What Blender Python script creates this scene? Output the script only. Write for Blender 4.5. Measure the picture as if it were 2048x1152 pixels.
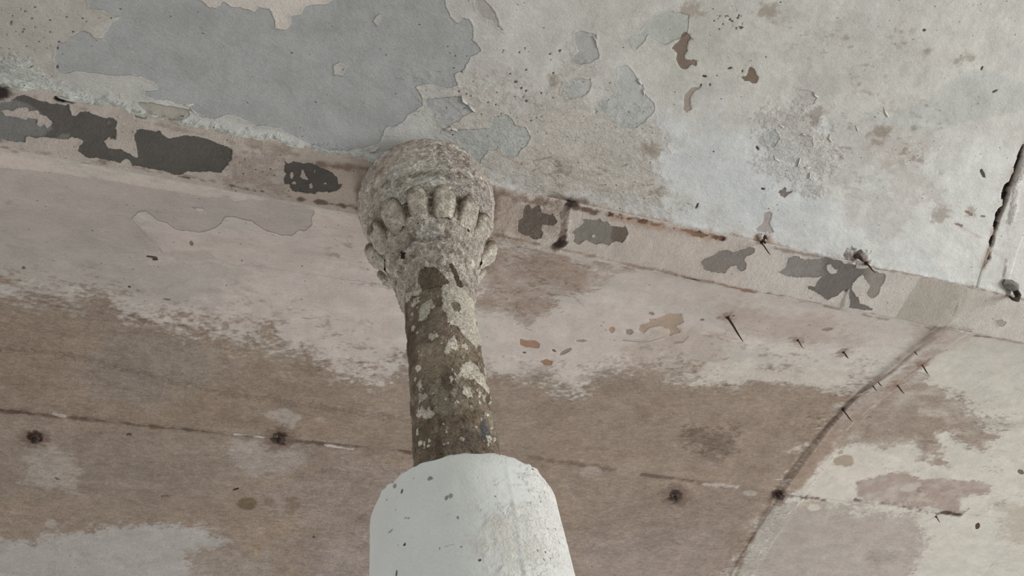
import bpy, bmesh, math, random
import numpy as np
from mathutils import Vector, Matrix

# ------------------------------------------------------------------ scene, camera, light
scene = bpy.context.scene
for o in list(bpy.data.objects):
    bpy.data.objects.remove(o)
C = scene.collection
random.seed(4)
CAMZ = 1.6          # camera height above the floor
H = 2.2             # beam underside above the camera
F = 1577.0
CX, CY = 1024.0, 576.0

def _cam_axes():
    r = lambda p: np.array([p[0]-CX, -(p[1]-CY), -F])
    z = r((749., -453.)); z /= np.linalg.norm(z)
    n = np.cross(r((0, 235)), r((2048, 645)))
    u = np.cross(z, n); u /= np.linalg.norm(u)
    if u[0] < 0: u = -u
    v = np.cross(z, u)
    return np.array([u, v, z])
MC = _cam_axes()
cam = bpy.data.cameras.new('camera'); co = bpy.data.objects.new('camera', cam); C.objects.link(co)
cam.sensor_width = 36.0; cam.lens = 36.0*F/2048.0; cam.clip_start = 0.01
co.matrix_world = Matrix.Translation((0, 0, CAMZ)) @ Matrix([list(r) for r in MC]).to_4x4()
scene.camera = co

w = bpy.data.worlds.new('daylight'); scene.world = w; w.use_nodes = True
w.node_tree.nodes['Background'].inputs[0].default_value = (0.975, 0.985, 1.0, 1)
w.node_tree.nodes['Background'].inputs[1].default_value = 0.72

def area(name, loc, target, sx, sy, power, col):
    l = bpy.data.lights.new(name, 'AREA'); l.shape = 'RECTANGLE'; l.size = sx; l.size_y = sy
    l.energy = power; l.color = col
    o = bpy.data.objects.new(name, l); C.objects.link(o); o.location = loc
    o.rotation_euler = (Vector(target)-Vector(loc)).to_track_quat('-Z', 'Y').to_euler()
area('window_daylight', (7.0, -1.8, 1.6), (1.2, 1.3, 3.6), 2.2, 2.0, 275, (1.0, 0.99, 0.975))
area('lower_vault_fill', (2.2, 7.0, 1.3), (1.0, 1.7, 3.8), 2.0, 2.0, 92, (1.0, 0.99, 0.98))  # added fill lamp, brightens the lower vault from the far side
vs = scene.view_settings
vs.view_transform = 'Standard'; vs.look = 'None'; vs.gamma = 1.0; vs.use_curve_mapping = False
vs.exposure = 0.10

# ------------------------------------------------------------------ shape of the place
VB0, VB1 = 0.95, 1.13        # the beam's two edges
RISE, HALF = 0.225, 1.30
UJ, VJ = 2.43, 2.30          # the two joints of the vault plates
RIB_W = 0.135

def zs(v):
    v = np.asarray(v, float)
    dv = np.where(v < VB0, VB0-v, np.where(v > VB1, v-VB1, 0.0))
    return H + RISE*(1-np.abs(1-np.clip(dv, 0, 2*HALF)/HALF)**2.7)

def rays(pts):
    p = np.asarray(pts, float).reshape(-1, 2)
    c = np.stack([p[:, 0]-CX, -(p[:, 1]-CY), np.full(len(p), -F)], 1)
    d = c @ MC.T
    return d
def at_ceiling(pts):
    d = rays(pts); z = np.full(len(d), H+0.1)
    for _ in range(60):
        z = 0.5*z + 0.5*zs(d[:, 1]*z/d[:, 2])
    return d[:, :2]*(z/d[:, 2])[:, None]
def at_beam(pts):
    d = rays(pts)
    return d[:, :2]*((H-0.006)/d[:, 2])[:, None]

AX = np.array([0.369, 1.039])
AZ0 = math.atan2(-AX[1], -AX[0])          # the side of the column towards the middle of the room
PROF = [(2.194,.200),(2.186,.205),(2.150,.2045),(2.138,.199),(2.10,.196),(2.05,.186),(2.0,.174),(1.95,.162),(1.90,.150),(1.86,.139),(1.835,.128),(1.815,.113),
        (1.79,.104),(1.775,.101),(1.76,.103),(1.748,.108),(1.732,.109),(1.718,.104),(1.706,.099),(1.695,.100),(1.682,.1025),(1.668,.099),
        (1.655,.093),(1.63,.0885),(1.60,.0855),(1.57,.0835)]
PZ = np.array([p[0] for p in PROF])[::-1]; PR = np.array([p[1] for p in PROF])[::-1]
CAS_TOP, CAS_R = 0.945, 0.165
def rcol(z, what):
    z = np.asarray(z, float)
    if what == 'casing': return np.full(z.shape, CAS_R)
    if what == 'shaft': return np.full(z.shape, 0.083)
    return np.interp(z, PZ, PR)
RM = {'casing': 0.165, 'shaft': 0.083, 'capital': 0.13}
def at_col(what):
    def f(pts):
        d = rays(pts); h = np.hypot(d[:, 0], d[:, 1]); d = d/h[:, None]
        r = np.full(len(d), RM[what]); D2 = AX@AX
        for _ in range(12):
            b = d[:, :2]@AX; disc = np.maximum(b*b-(D2-r*r), 1e-6)
            t = b-np.sqrt(disc); z = d[:, 2]*t; r = 0.5*r+0.5*rcol(z, what)
        x = d[:, :2]*t[:, None]-AX
        th = np.arctan2(x[:, 1], x[:, 0])-AZ0
        th = (th+np.pi) % (2*np.pi)-np.pi
        return np.stack([th*RM[what], z], 1)
    return f

# ------------------------------------------------------------------ noise and painting in surface metres
def _hash(ix, iy, seed):
    h = (ix.astype(np.int64)*374761393 + iy.astype(np.int64)*668265263 + seed*974711) & 0xffffffff
    h = ((h ^ (h >> 13))*1274126177) & 0xffffffff
    h = h ^ (h >> 16)
    return (h & 0xffff)/65535.0
def vnoise(P, seed):
    i = np.floor(P); f = P-i; f = f*f*f*(f*(f*6-15)+10)
    x, y = i[:, 0], i[:, 1]
    a = _hash(x, y, seed); b = _hash(x+1, y, seed); c = _hash(x, y+1, seed); d = _hash(x+1, y+1, seed)
    return (a*(1-f[:, 0])+b*f[:, 0])*(1-f[:, 1])+(c*(1-f[:, 0])+d*f[:, 0])*f[:, 1]
def fbm(P, scale, seed=1, octv=4, aniso=(1, 1), gain=0.55):
    """fractal noise about 0, roughly -1..1; scale = size of the largest feature in metres"""
    Q = P/np.array([scale*aniso[0], scale*aniso[1]]); s = 0; a = 1.0; t = 0
    ca, sa = math.cos(0.6), math.sin(0.6)
    for k in range(octv):
        s = s+a*(vnoise(Q+17.3*k, seed+k)*2-1); t += a; a *= gain
        Q = Q*2.03
        if aniso == (1, 1): Q = np.stack([Q[:, 0]*ca-Q[:, 1]*sa, Q[:, 0]*sa+Q[:, 1]*ca], 1)
    return s/t*1.6
def sstep(x, a, b):
    t = np.clip((x-a)/(b-a), 0, 1); return t*t*(3-2*t)
def lin(c):
    c = np.asarray(c, float)/255.0
    return np.where(c <= 0.04045, c/12.92, ((c+0.055)/1.055)**2.4)
K = 1.62            # daylight on the ceiling is weaker than full white: paint reflects this much more than its picture value
def col(*c): return np.minimum(lin(c)*K, 0.92)

def sdf_poly(P, poly):
    """positive inside"""
    poly = np.asarray(poly); d = np.full(len(P), 1e9); ins = np.zeros(len(P), bool)
    n = len(poly)
    for i in range(n):
        a = poly[i]; b = poly[(i+1) % n]; e = b-a; L = e@e+1e-12
        q = P-a; t = np.clip((q@e)/L, 0, 1); r = q-t[:, None]*e
        d = np.minimum(d, (r*r).sum(1))
        if a[1] != b[1]:
            cnd = (a[1] > P[:, 1]) != (b[1] > P[:, 1])
            ins ^= cnd & (P[:, 0] < (b[0]-a[0])*(P[:, 1]-a[1])/(b[1]-a[1])+a[0])
    d = np.sqrt(d); return np.where(ins, d, -d)
def sd_line(P, line):
    line = np.asarray(line); d = np.full(len(P), 1e9); tt = np.zeros(len(P)); acc = 0
    for a, b in zip(line[:-1], line[1:]):
        e = b-a; L = e@e+1e-12; q = P-a; t = np.clip((q@e)/L, 0, 1); r = q-t[:, None]*e
        dd = (r*r).sum(1); m = dd < d; d = np.where(m, dd, d); tt = np.where(m, acc+t*math.sqrt(L), tt); acc += math.sqrt(L)
    return np.sqrt(d), tt/max(acc, 1e-9)

class Surf:
    def __init__(s, P, mapping, base, rough=0.3, under=(140, 142, 141), deep=(92, 80, 68)):
        n = len(P); s.P = P; s.map = mapping; s.n = n
        s.base = np.tile(col(*base), (n, 1)); s.under = np.tile(col(*under), (n, 1)); s.deep = np.tile(col(*deep), (n, 1))
        s.sa = np.full(n, -0.05); s.sb = np.full(n, -0.05); s.h = np.zeros(n)
        s.speck = np.full(n, 0.02); s.rough = np.full(n, rough); s.k = 0
    def near(s, pts, pad):
        lo = pts.min(0)-pad; hi = pts.max(0)+pad
        return np.nonzero((s.P[:, 0] > lo[0]) & (s.P[:, 0] < hi[0]) & (s.P[:, 1] > lo[1]) & (s.P[:, 1] < hi[1]))[0]
    def soft(s, px, c=None, w=0.03, amp=0.03, scale=0.12, op=1.0, aniso=(1, 1), rough=None, speck=None, h=None, mott=0.0, octv=5, world=False):
        """a soft-edged stain or wash; w = edge width, amp = how ragged"""
        pts = np.asarray(px, float) if world else s.map(px)
        i = s.near(pts, w+2*amp); s.k += 13
        if not len(i): return
        P = s.P[i]
        d = sdf_poly(P, pts)+amp*fbm(P, scale, 100+s.k, octv, aniso)
        if w >= .012:
            nf = fbm(P, min(.09, max(.02, 1.3*w)), 1100+s.k, 5, (1.7, .9), 0.8)+.5*fbm(P, .012, 1300+s.k, 2, (1.6, .9))
            m = sstep(.5+d/(2.6*w)+.62*nf*np.exp(-(d/(2.6*w))**2), .12, .88)*op
        else:
            m = sstep(d, -w, w)*op
        if mott: m = np.clip(m*(1+mott*fbm(P, scale*0.5, 300+s.k, 5, aniso)), 0, 1)
        if c is not None: s.base[i] += (col(*c)-s.base[i])*m[:, None]
        if rough is not None: s.rough[i] += (rough-s.rough[i])*m
        if speck is not None: s.speck[i] += (speck-s.speck[i])*m
        if h is not None: s.h[i] += h*m
    def blob(s, x, y, rx, ry, c=None, ang=0, **k):
        a = np.linspace(0, 2*np.pi, 15)[:-1]; ca, sa_ = math.cos(ang), math.sin(ang)
        pts = [(x+rx*math.cos(t)*ca-ry*math.sin(t)*sa_, y+rx*math.cos(t)*sa_+ry*math.sin(t)*ca) for t in a]
        s.soft(pts, c, **k)
    def stroke(s, px, c, width, op=1.0, amp=0.004, soft=0.003, gap=0.0, depth=0.0, taper=False, gscale=0.05, rough=None):
        pts = s.map(px); i = s.near(pts, width+0.03); s.k += 7
        if not len(i): return
        P = s.P[i]; d, t = sd_line(P, pts)
        wd = width*(1-0.85*t) if taper else width
        d = d+amp*fbm(P, 0.03, 500+s.k, 4)
        m = 1-sstep(d, wd-soft, wd+soft)
        if gap: m = m*sstep(fbm(P, gscale, 700+s.k, 3), gap-0.35, gap+0.35)
        if c is not None: s.base[i] += (col(*c)-s.base[i])*(m*op)[:, None]
        s.h[i] += depth*m
        if rough is not None: s.rough[i] += (rough-s.rough[i])*m
    def _cut(s, fld, cf, px, c, sign, jag, x0, y0, sc):
        px = np.asarray(px, float)/sc+np.array([x0, y0])
        pts = s.map(px); i = s.near(pts, 0.05); s.k += 3
        if not len(i): return
        P = s.P[i]; d = sdf_poly(P, pts)+jag*1.6*fbm(P, 0.026, 900+s.k, 4, (1, 1), .75)
        if sign > 0:
            if c is not None:
                m = sstep(d, -0.004, -0.001)[:, None] if False else (d > np.maximum(fld[i], -0.02))[:, None]
                cf[i] = np.where(m, col(*c), cf[i])
            fld[i] = np.maximum(fld[i], d)
        else:
            fld[i] = np.minimum(fld[i], -d)
    def peel(s, px, c=None, jag=0.002, o=(0, 0), sc=1.0): s._cut(s.sa, s.under, px, c, 1, jag, o[0], o[1], sc)
    def keep(s, px, jag=0.002, o=(0, 0), sc=1.0): s._cut(s.sa, s.under, px, None, -1, jag, o[0], o[1], sc)
    def scar(s, px, c=None, jag=0.002, o=(0, 0), sc=1.0): s._cut(s.sb, s.deep, px, c, 1, jag, o[0], o[1], sc)
    def heal(s, px, jag=0.002, o=(0, 0), sc=1.0): s._cut(s.sb, s.deep, px, None, -1, jag, o[0], o[1], sc)
    def spot(s, x, y, rx, ry, c=None, ang=0.0, deep=True, keep=False, jag=0.002):
        a = np.linspace(0, 2*np.pi, 11)[:-1]; ca, sn = math.cos(ang), math.sin(ang)
        rr = 1+0.25*np.sin(3*a+x)*np.cos(2*a+y)
        pts = [(x+rx*q*math.cos(t)*ca-ry*q*math.sin(t)*sn, y+rx*q*math.cos(t)*sn+ry*q*math.sin(t)*ca) for t, q in zip(a, rr)]
        (s.keep if keep else (s.scar if deep else s.peel))(pts, **({} if keep else {'c': c}), jag=jag)

# ------------------------------------------------------------------ materials
def nt(name):
    m = bpy.data.materials.new(name); m.use_nodes = True
    t = m.node_tree; b = t.nodes['Principled BSDF']; return m, t, b
def painted(name, peel_h=0.0022, deep_h=0.002, grain=0.13, rough_h=0.0085, jag=0.0022, squash=(1, 1, 1), lump=0.0025, roughness=0.78, sscale=150, mott=0.20):
    m, t, b = nt(name); N = t.nodes.new; L = t.links.new
    def attr(a):
        n = N('ShaderNodeAttribute'); n.attribute_name = a; return n
    def math_(op, a, b_=None, c_=None, clamp=False):
        n = N('ShaderNodeMath'); n.operation = op; n.use_clamp = clamp
        for k, v in enumerate((a, b_, c_)):
            if v is None: continue
            if isinstance(v, (int, float)): n.inputs[k].default_value = v
            else: L(v, n.inputs[k])
        return n.outputs[0]
    tc = N('ShaderNodeTexCoord'); mp = N('ShaderNodeMapping'); mp.inputs['Scale'].default_value = squash
    L(tc.outputs['Object'], mp.inputs['Vector']); V = mp.outputs[0]
    def noise(scale, detail=4, rough=0.6, dist=0.0, vec=None):
        n = N('ShaderNodeTexNoise'); n.inputs['Scale'].default_value = scale; n.inputs['Detail'].default_value = detail
        n.inputs['Roughness'].default_value = rough; n.inputs['Distortion'].default_value = dist
        L(vec or V, n.inputs['Vector']); return n.outputs['Fac']
    def mapr(x, a, b_, c_=0.0, d=1.0):
        n = N('ShaderNodeMapRange'); n.interpolation_type = 'SMOOTHSTEP'
        n.inputs[1].default_value = a; n.inputs[2].default_value = b_; n.inputs[3].default_value = c_; n.inputs[4].default_value = d
        L(x, n.inputs[0]); return n.outputs[0]
    def mix(f, a, b_, typ='MIX'):
        n = N('ShaderNodeMix'); n.data_type = 'RGBA'; n.blend_type = typ
        if isinstance(f, (int, float)): n.inputs[0].default_value = f
        else: L(f, n.inputs[0])
        for k, v in ((6, a), (7, b_)):
            if isinstance(v, tuple): n.inputs[k].default_value = v
            else: L(v, n.inputs[k])
        return n.outputs[2]
    nj = noise(70, 5, 0.62)
    njv = math_('MULTIPLY', math_('SUBTRACT', nj, 0.5), jag*4.0)
    njf = noise(260, 3, 0.6)
    njv = math_('ADD', njv, math_('MULTIPLY', math_('SUBTRACT', njf, 0.5), jag*1.6))
    A = math_('ADD', attr('sa').outputs['Fac'], njv); B = math_('ADD', attr('sb').outputs['Fac'], njv)
    ma = mapr(A, -0.0006, 0.0006); mb = mapr(B, -0.0006, 0.0006)
    c = mix(ma, attr('base').outputs['Color'], attr('under').outputs['Color'])
    c = mix(mb, c, attr('deep').outputs['Color'])
    # grain and faint blotches
    g = mapr(noise(330, 3, 0.7), 0.25, 0.75, 1-grain, 1+grain)
    g2 = mapr(noise(11, 6, 0.6, 0.5), 0.3, 0.7, 1-grain*0.55, 1+grain*0.55)
    gg = math_('MULTIPLY', g, g2)
    Rr = attr('rough').outputs['Fac']
    mpS = N('ShaderNodeMapping'); mpS.inputs['Scale'].default_value = (0.85, 1.15, 1.0); L(V, mpS.inputs['Vector'])
    st = mapr(noise(60, 6, 0.72, 0.6, mpS.outputs[0]), 0.30, 0.70, -1.0, 1.0)
    ch = mapr(noise(120, 3, 0.55, 1.2, mpS.outputs[0]), 0.62, 0.70, 0.0, 1.0)
    gg = math_('MULTIPLY', gg, math_('ADD', 1.0, math_('MULTIPLY', Rr, math_('ADD', math_('MULTIPLY', st, mott), math_('MULTIPLY', ch, mott*1.3)))))
    cmb = N('ShaderNodeVectorMath'); cmb.operation = 'SCALE'; L(c, cmb.inputs[0]); L(gg, cmb.inputs['Scale'])
    c = cmb.outputs[0]
    # dark specks
    vo = N('ShaderNodeTexVoronoi'); vo.inputs['Scale'].default_value = sscale
    va = N('ShaderNodeVectorMath'); va.operation = 'ADD'; L(V, va.inputs[0])
    nn = N('ShaderNodeTexNoise'); nn.inputs['Scale'].default_value = 300; L(V, nn.inputs['Vector'])
    sc = N('ShaderNodeVectorMath'); sc.operation = 'SCALE'; sc.inputs['Scale'].default_value = 0.006; L(nn.outputs['Color'], sc.inputs[0])
    L(sc.outputs[0], va.inputs[1]); L(va.outputs[0], vo.inputs['Vector'])
    sx = N('ShaderNodeSeparateColor'); L(vo.outputs['Color'], sx.inputs[0])
    on = math_('LESS_THAN', sx.outputs[0], attr('speck').outputs['Fac'])
    rad = math_('MULTIPLY', sx.outputs[1], 0.34)
    dot = mapr(math_('SUBTRACT', vo.outputs['Distance'], rad), 0.08, -0.04)
    sp = math_('MULTIPLY', math_('MULTIPLY', on, dot), mapr(sx.outputs[2], 0.0, 1.0, 0.45, 0.95))
    c = mix(sp, c, (0.055, 0.043, 0.034, 1))
    L(c, b.inputs['Base Color'])
    b.inputs['Roughness'].default_value = roughness
    b.inputs['Specular IOR Level'].default_value = 0.3
    # relief
    R = attr('rough').outputs['Fac']
    n1 = noise(48, 6, 0.62, 0.8); n2 = noise(150, 4, 0.65, 0.4); n3 = noise(16, 3, 0.5)
    # small lifted scales of paint
    sc_ = mapr(noise(75, 3, 0.5, 1.6), 0.47, 0.56)
    hgt = math_('MULTIPLY', R, math_('ADD', math_('ADD', math_('MULTIPLY', n1, rough_h), math_('MULTIPLY', n2, rough_h*0.45)), math_('MULTIPLY', sc_, rough_h*0.22)))
    hgt = math_('ADD', hgt, math_('MULTIPLY', n3, lump))
    hgt = math_('ADD', hgt, math_('MULTIPLY', mapr(A, -0.0012, 0.0012), -peel_h))
    hgt = math_('ADD', hgt, math_('MULTIPLY', mapr(B, -0.0012, 0.0012), -deep_h))
    # the rim of a peel lifts a little
    hgt = math_('ADD', hgt, math_('MULTIPLY', math_('MULTIPLY', mapr(A, -0.010, -0.001), math_('SUBTRACT', 1.0, ma)), peel_h*0.55))
    hgt = math_('ADD', hgt, math_('MULTIPLY', sp, -0.0015))
    bp = N('ShaderNodeBump'); bp.inputs['Distance'].default_value = 1.0; bp.inputs['Strength'].default_value = 1.0
    L(hgt, bp.inputs['Height']); L(bp.outputs[0], b.inputs['Normal'])
    return m
M_ceil = painted('aged_limewash', squash=(0.7, 1.25, 1))
M_beam = painted('flaking_beam_paint', peel_h=0.0022, jag=0.0030, lump=0.0012)
M_col = painted('crusted_column_paint', peel_h=0.0022, jag=0.0042, grain=0.24, rough_h=0.020, mott=0.34, lump=0.001, sscale=190)
M_cas = painted('casing_whitewash', peel_h=0.0012, jag=0.001, grain=0.05, rough_h=0.004, mott=0.05, lump=0.0012, sscale=130)

def simple(name, rgb, rough=0.85, metal=0.0, var=0.35, scale=60, bump=0.002):
    m, t, b = nt(name); N = t.nodes.new; L = t.links.new
    tc = N('ShaderNodeTexCoord'); n = N('ShaderNodeTexNoise'); n.inputs['Scale'].default_value = scale; n.inputs['Detail'].default_value = 6
    L(tc.outputs['Object'], n.inputs['Vector'])
    cr = N('ShaderNodeValToRGB'); c = lin(rgb)
    cr.color_ramp.elements[0].position = 0.3; cr.color_ramp.elements[0].color = (*(c*(1-var)), 1)
    cr.color_ramp.elements[1].position = 0.7; cr.color_ramp.elements[1].color = (*np.minimum(c*(1+var), 0.9), 1)
    L(n.outputs['Fac'], cr.inputs[0]); L(cr.outputs[0], b.inputs['Base Color'])
    b.inputs['Roughness'].default_value = rough; b.inputs['Metallic'].default_value = metal
    bp = N('ShaderNodeBump'); bp.inputs['Distance'].default_value = bump; L(n.outputs['Fac'], bp.inputs['Height']); L(bp.outputs[0], b.inputs['Normal'])
    return m
M_rust = simple('brown_rust', (72, 54, 45), scale=220)
M_dark = simple('dark_rust', (48, 36, 30), scale=200)
M_iron = simple('grey_iron', (112, 110, 106), scale=120)
M_conc = simple('raw_concrete', (120, 116, 110), scale=30)
M_floor = simple('dusty_floor', (168, 160, 150), scale=4, var=0.15)
M_flake = simple('paint_flake_white', (205, 203, 197), scale=80, var=0.06)

# ------------------------------------------------------------------ mesh helpers
def link_mesh(name, verts, faces, mat, parent=None, smooth=True, attrs=None, label=None, kind=None):
    me = bpy.data.meshes.new(name)
    verts = np.asarray(verts, np.float32); faces = np.asarray(faces, np.int32)
    me.vertices.add(len(verts)); me.vertices.foreach_set('co', verts.ravel())
    k = faces.shape[1]
    me.loops.add(faces.size); me.loops.foreach_set('vertex_index', faces.ravel())
    me.polygons.add(len(faces)); me.polygons.foreach_set('loop_start', np.arange(0, faces.size, k, dtype=np.int32))
    me.update(calc_edges=True)
    me.polygons.foreach_set('use_smooth', np.full(len(faces), smooth))
    if attrs:
        for an, arr in attrs.items():
            if arr.ndim == 2:
                a = me.attributes.new(an, 'FLOAT_COLOR', 'POINT')
                a.data.foreach_set('color', np.concatenate([arr, np.ones((len(arr), 1))], 1).astype(np.float32).ravel())
            else:
                a = me.attributes.new(an, 'FLOAT', 'POINT'); a.data.foreach_set('value', arr.astype(np.float32))
    me.materials.append(mat)
    o = bpy.data.objects.new(name, me); C.objects.link(o)
    if parent: o.parent = parent; o.matrix_parent_inverse = parent.matrix_world.inverted() if False else Matrix.Translation(-Vector(parent.location))
    if label: o['label'] = label
    if kind: o['kind'] = kind
    return o
def grid_faces(nu, nv, flip=False, wrap=False):
    """vertex index = i*nv + j"""
    i = np.arange(nu if wrap else nu-1); j = np.arange(nv-1)
    I, J = np.meshgrid(i, j, indexing='ij'); I2 = (I+1) % nu
    a = I*nv+J; b = I2*nv+J; c = I2*nv+J+1; d = I*nv+J+1
    f = np.stack([a, b, c, d], -1).reshape(-1, 4)
    return f[:, ::-1] if flip else f
def surf_attrs(S, sl):
    return dict(base=S.base[sl], under=S.under[sl], deep=S.deep[sl], sa=S.sa[sl], sb=S.sb[sl], speck=S.speck[sl], rough=S.rough[sl])
def thing(name, label, cat, loc, group=None, kind=None):
    o = bpy.data.objects.new(name, None); o.empty_display_size = 0.1; C.objects.link(o); o.location = loc
    if label: o['label'] = label
    if cat: o['category'] = cat
    if group: o['group'] = group
    if kind: o['kind'] = kind
    return o
def axis(a, b, lo, hi, fine, coarse):
    """fine steps between lo and hi, coarse ones outside, from a to b"""
    parts = []
    if a < lo: parts.append(np.arange(a, min(lo, b), coarse))
    s, e = max(a, lo), min(b, hi)
    if e > s: parts.append(np.linspace(s, e, max(2, int(round((e-s)/fine))+1)))
    if b > hi: parts.append(np.arange(max(hi, a)+coarse, b, coarse)); parts.append([b])
    x = np.concatenate(parts); return np.unique(x)

def components(mask, least):
    """connected groups of True cells of a 2-D mask"""
    lab = np.zeros(mask.shape, np.int32); out = []; nx, ny = mask.shape; n = 0
    for i, j in zip(*np.nonzero(mask)):
        if lab[i, j]: continue
        n += 1; st = [(i, j)]; lab[i, j] = n; cells = 0
        while st:
            a, b = st.pop(); cells += 1
            for c, d in ((a+1, b), (a-1, b), (a, b+1), (a, b-1)):
                if 0 <= c < nx and 0 <= d < ny and mask[c, d] and not lab[c, d]:
                    lab[c, d] = n; st.append((c, d))
        if cells >= least: out.append(n)
    return lab, out
def split_link(name, V, nu, nv, mat, parent, attrs, picks, flip=False, wrap=False, piece_parent=None, **kw):
    """link a grid as one mesh, with each picked region (a patch one can point at) as a mesh of its own"""
    F_ = grid_faces(nu, nv, flip=flip, wrap=wrap); fu = nu if wrap else nu-1; used = np.zeros(len(F_), bool); todo = []
    for pname, sel, least in picks:
        fm = (sel[F_].sum(1) >= 3).reshape(fu, nv-1) & ~used.reshape(fu, nv-1)
        lab, ok = components(fm, least)
        for n in ok:
            m = (lab == n).ravel(); used |= m; todo.append((pname, m))
    main = link_mesh(name, *compact(V, F_[~used], attrs)[:2], mat, parent, attrs=compact(V, F_[~used], attrs)[2], **kw)
    for pname, m in todo:
        v, f, a = compact(V, F_[m], attrs)
        link_mesh(pname, v, f, mat, piece_parent or main, attrs=a)
    return main
def compact(V, F_, attrs):
    ids, inv = np.unique(F_.ravel(), return_inverse=True)
    return V[ids], inv.reshape(F_.shape), {k: a[ids] for k, a in attrs.items()}

# ------------------------------------------------------------------ floor and vault plates
fl = link_mesh('floor', [(-7, -7, 0), (9, -7, 0), (9, 8, 0), (-7, 8, 0)], [(0, 1, 2, 3)], M_floor, smooth=False, kind='structure')

U0, U1 = -2.6, 5.6
FINE = 0.0045
ua = dict(lo=-0.98, hi=4.02, fine=FINE, coarse=0.03)
va_ = dict(lo=-0.10, hi=3.12, fine=FINE, coarse=0.03)
def panel_grid(u0, u1, v0, v1):
    u = axis(u0, u1, **ua); v = axis(v0, v1, **va_)
    return u, v
cuts = [(U0, UJ+.034, -1.6, VB0+.013), (UJ+.040, U1, -1.6, VB0+.013), (U0, UJ-.001, VB1-.011, VJ-.0003), (UJ+.005, U1, VB1-.011, VJ-.0003),
        (U0, UJ-.001, VJ+.0003, 3.68), (UJ+.005, U1, VJ+.0003, 3.68)]
pieces = []
for c in cuts:
    u, v = panel_grid(*c); pieces.append(('panel', u, v))
ru = np.concatenate([[UJ-0.006, UJ-0.004], np.linspace(UJ-0.002, UJ+RIB_W, 30), [UJ+RIB_W+0.003]])
for (v0, v1) in ((-1.6, VB0+.002), (VB1-.002, VJ-.002), (VJ+.002, 3.68)):
    pieces.append(('rib', ru+(.035 if v1 < 1 else 0), axis(v0, v1, **va_)))
Pall = []; offs = []; n0 = 0
for kind, u, v in pieces:
    U, V = np.meshgrid(u, v, indexing='ij'); Pall.append(np.stack([U.ravel(), V.ravel()], 1)); offs.append((n0, n0+U.size)); n0 += U.size
Pall = np.concatenate(Pall)
S = Surf(Pall, at_ceiling, (160, 156, 151), rough=0.17)
BIG = [(-3000, -3000)]

#PAINT_CEILING
# general drift of tone of the limewash, everywhere
n_a = fbm(S.P, 0.5, 11, 5); n_b = fbm(S.P, 0.16, 21, 5)
S.base *= (1+0.035*n_a+0.03*n_b)[:, None]
S.h += 0.004*fbm(S.P, 0.35, 31, 3)+0.0012*fbm(S.P, 0.06, 41, 3)
up = S.P[:, 1] < 1.04
S.base[up] = S.base[up]*0+col(162, 163, 160)*(1+0.03*n_a[up]+0.03*n_b[up])[:, None]
# outside what is seen the same stains go on: broad brown clouds on the lower vault
lowv = ~up
cloud = sstep(fbm(S.P, 0.9, 51, 5, (1.6, 1)), 0.0, 0.6)*lowv*0.7*np.where((S.P[:, 0] < -1.0) | (S.P[:, 0] > 4.0) | (S.P[:, 1] > 3.1), 1, 0)
S.base += (col(126, 114, 105)-S.base)*cloud[:, None]
S.rough += 0.5*cloud

# ---- upper vault washes
S.soft([(1100,-60),(2100,-60),(2100,250),(1700,330),(1300,200)], (160,160,155), w=.12, amp=.08, op=.7)
S.soft([(1320,230),(1640,260),(1700,430),(1900,540),(1600,470),(1250,420),(1080,370)], (165,170,172), w=.08, amp=.05, op=.8)
S.soft([(1620,330),(2000,300),(1960,560),(1700,500)], (169,171,169), w=.07, amp=.05, op=.7)
S.soft([(-80,-80),(260,-80),(190,70),(120,110),(110,150),(-80,130)], (150,147,141), w=.03, amp=.03, op=.8, speck=.16)
S.soft([(-60,100),(40,110),(110,170),(420,250),(760,318),(740,338),(420,280),(-60,190)], (166,172,167), w=.015, amp=.012, op=.9, rough=.9, speck=.08)
S.soft([(860,170),(1160,150),(1330,300),(1300,400),(1080,380),(960,300)], (158,154,148), w=.06, amp=.07, op=.75, speck=.13, rough=.5)
S.soft([(990,330),(1320,330),(1330,430),(1120,400),(1000,380)], (150,146,139), w=.05, amp=.07, scale=.08, op=.6, mott=.5, rough=.6, speck=.08, aniso=(1.8,1))
S.soft([(1560,60),(1860,80),(1900,160),(1620,190)], (150,150,146), w=.08, amp=.09, op=.5, mott=.6, speck=.05)
S.soft([(1740,290),(1860,290),(1880,400),(1760,420)], (146,141,136), w=.05, amp=.07, op=.6, mott=.6)
S.soft([(1290,20),(1420,20),(1500,90),(1380,130),(1270,80)], (150,151,146), w=.04, amp=.05, op=.7)
S.soft([(1520,220),(1640,230),(1680,330),(1600,390),(1520,320)], (155,153,149), w=.04, amp=.03, op=.6, rough=.9)
for x, y, r in ((1930,118,9),(1850,104,5),(1625,228,14),(1305,300,16),(1315,385,9),(1105,160,7),(1540,20,16),(1388,18,16),(1760,268,14),(1875,430,12),(1940,425,6),(1800,60,7)):
    S.blob(x, y, r*1.3, r, (118,108,98), w=.012, amp=.016, scale=.03, op=.65)
S.stroke([(900,255),(1000,300),(1040,330)], (150,140,130), .012, op=.4, amp=.01, soft=.012)
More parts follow.
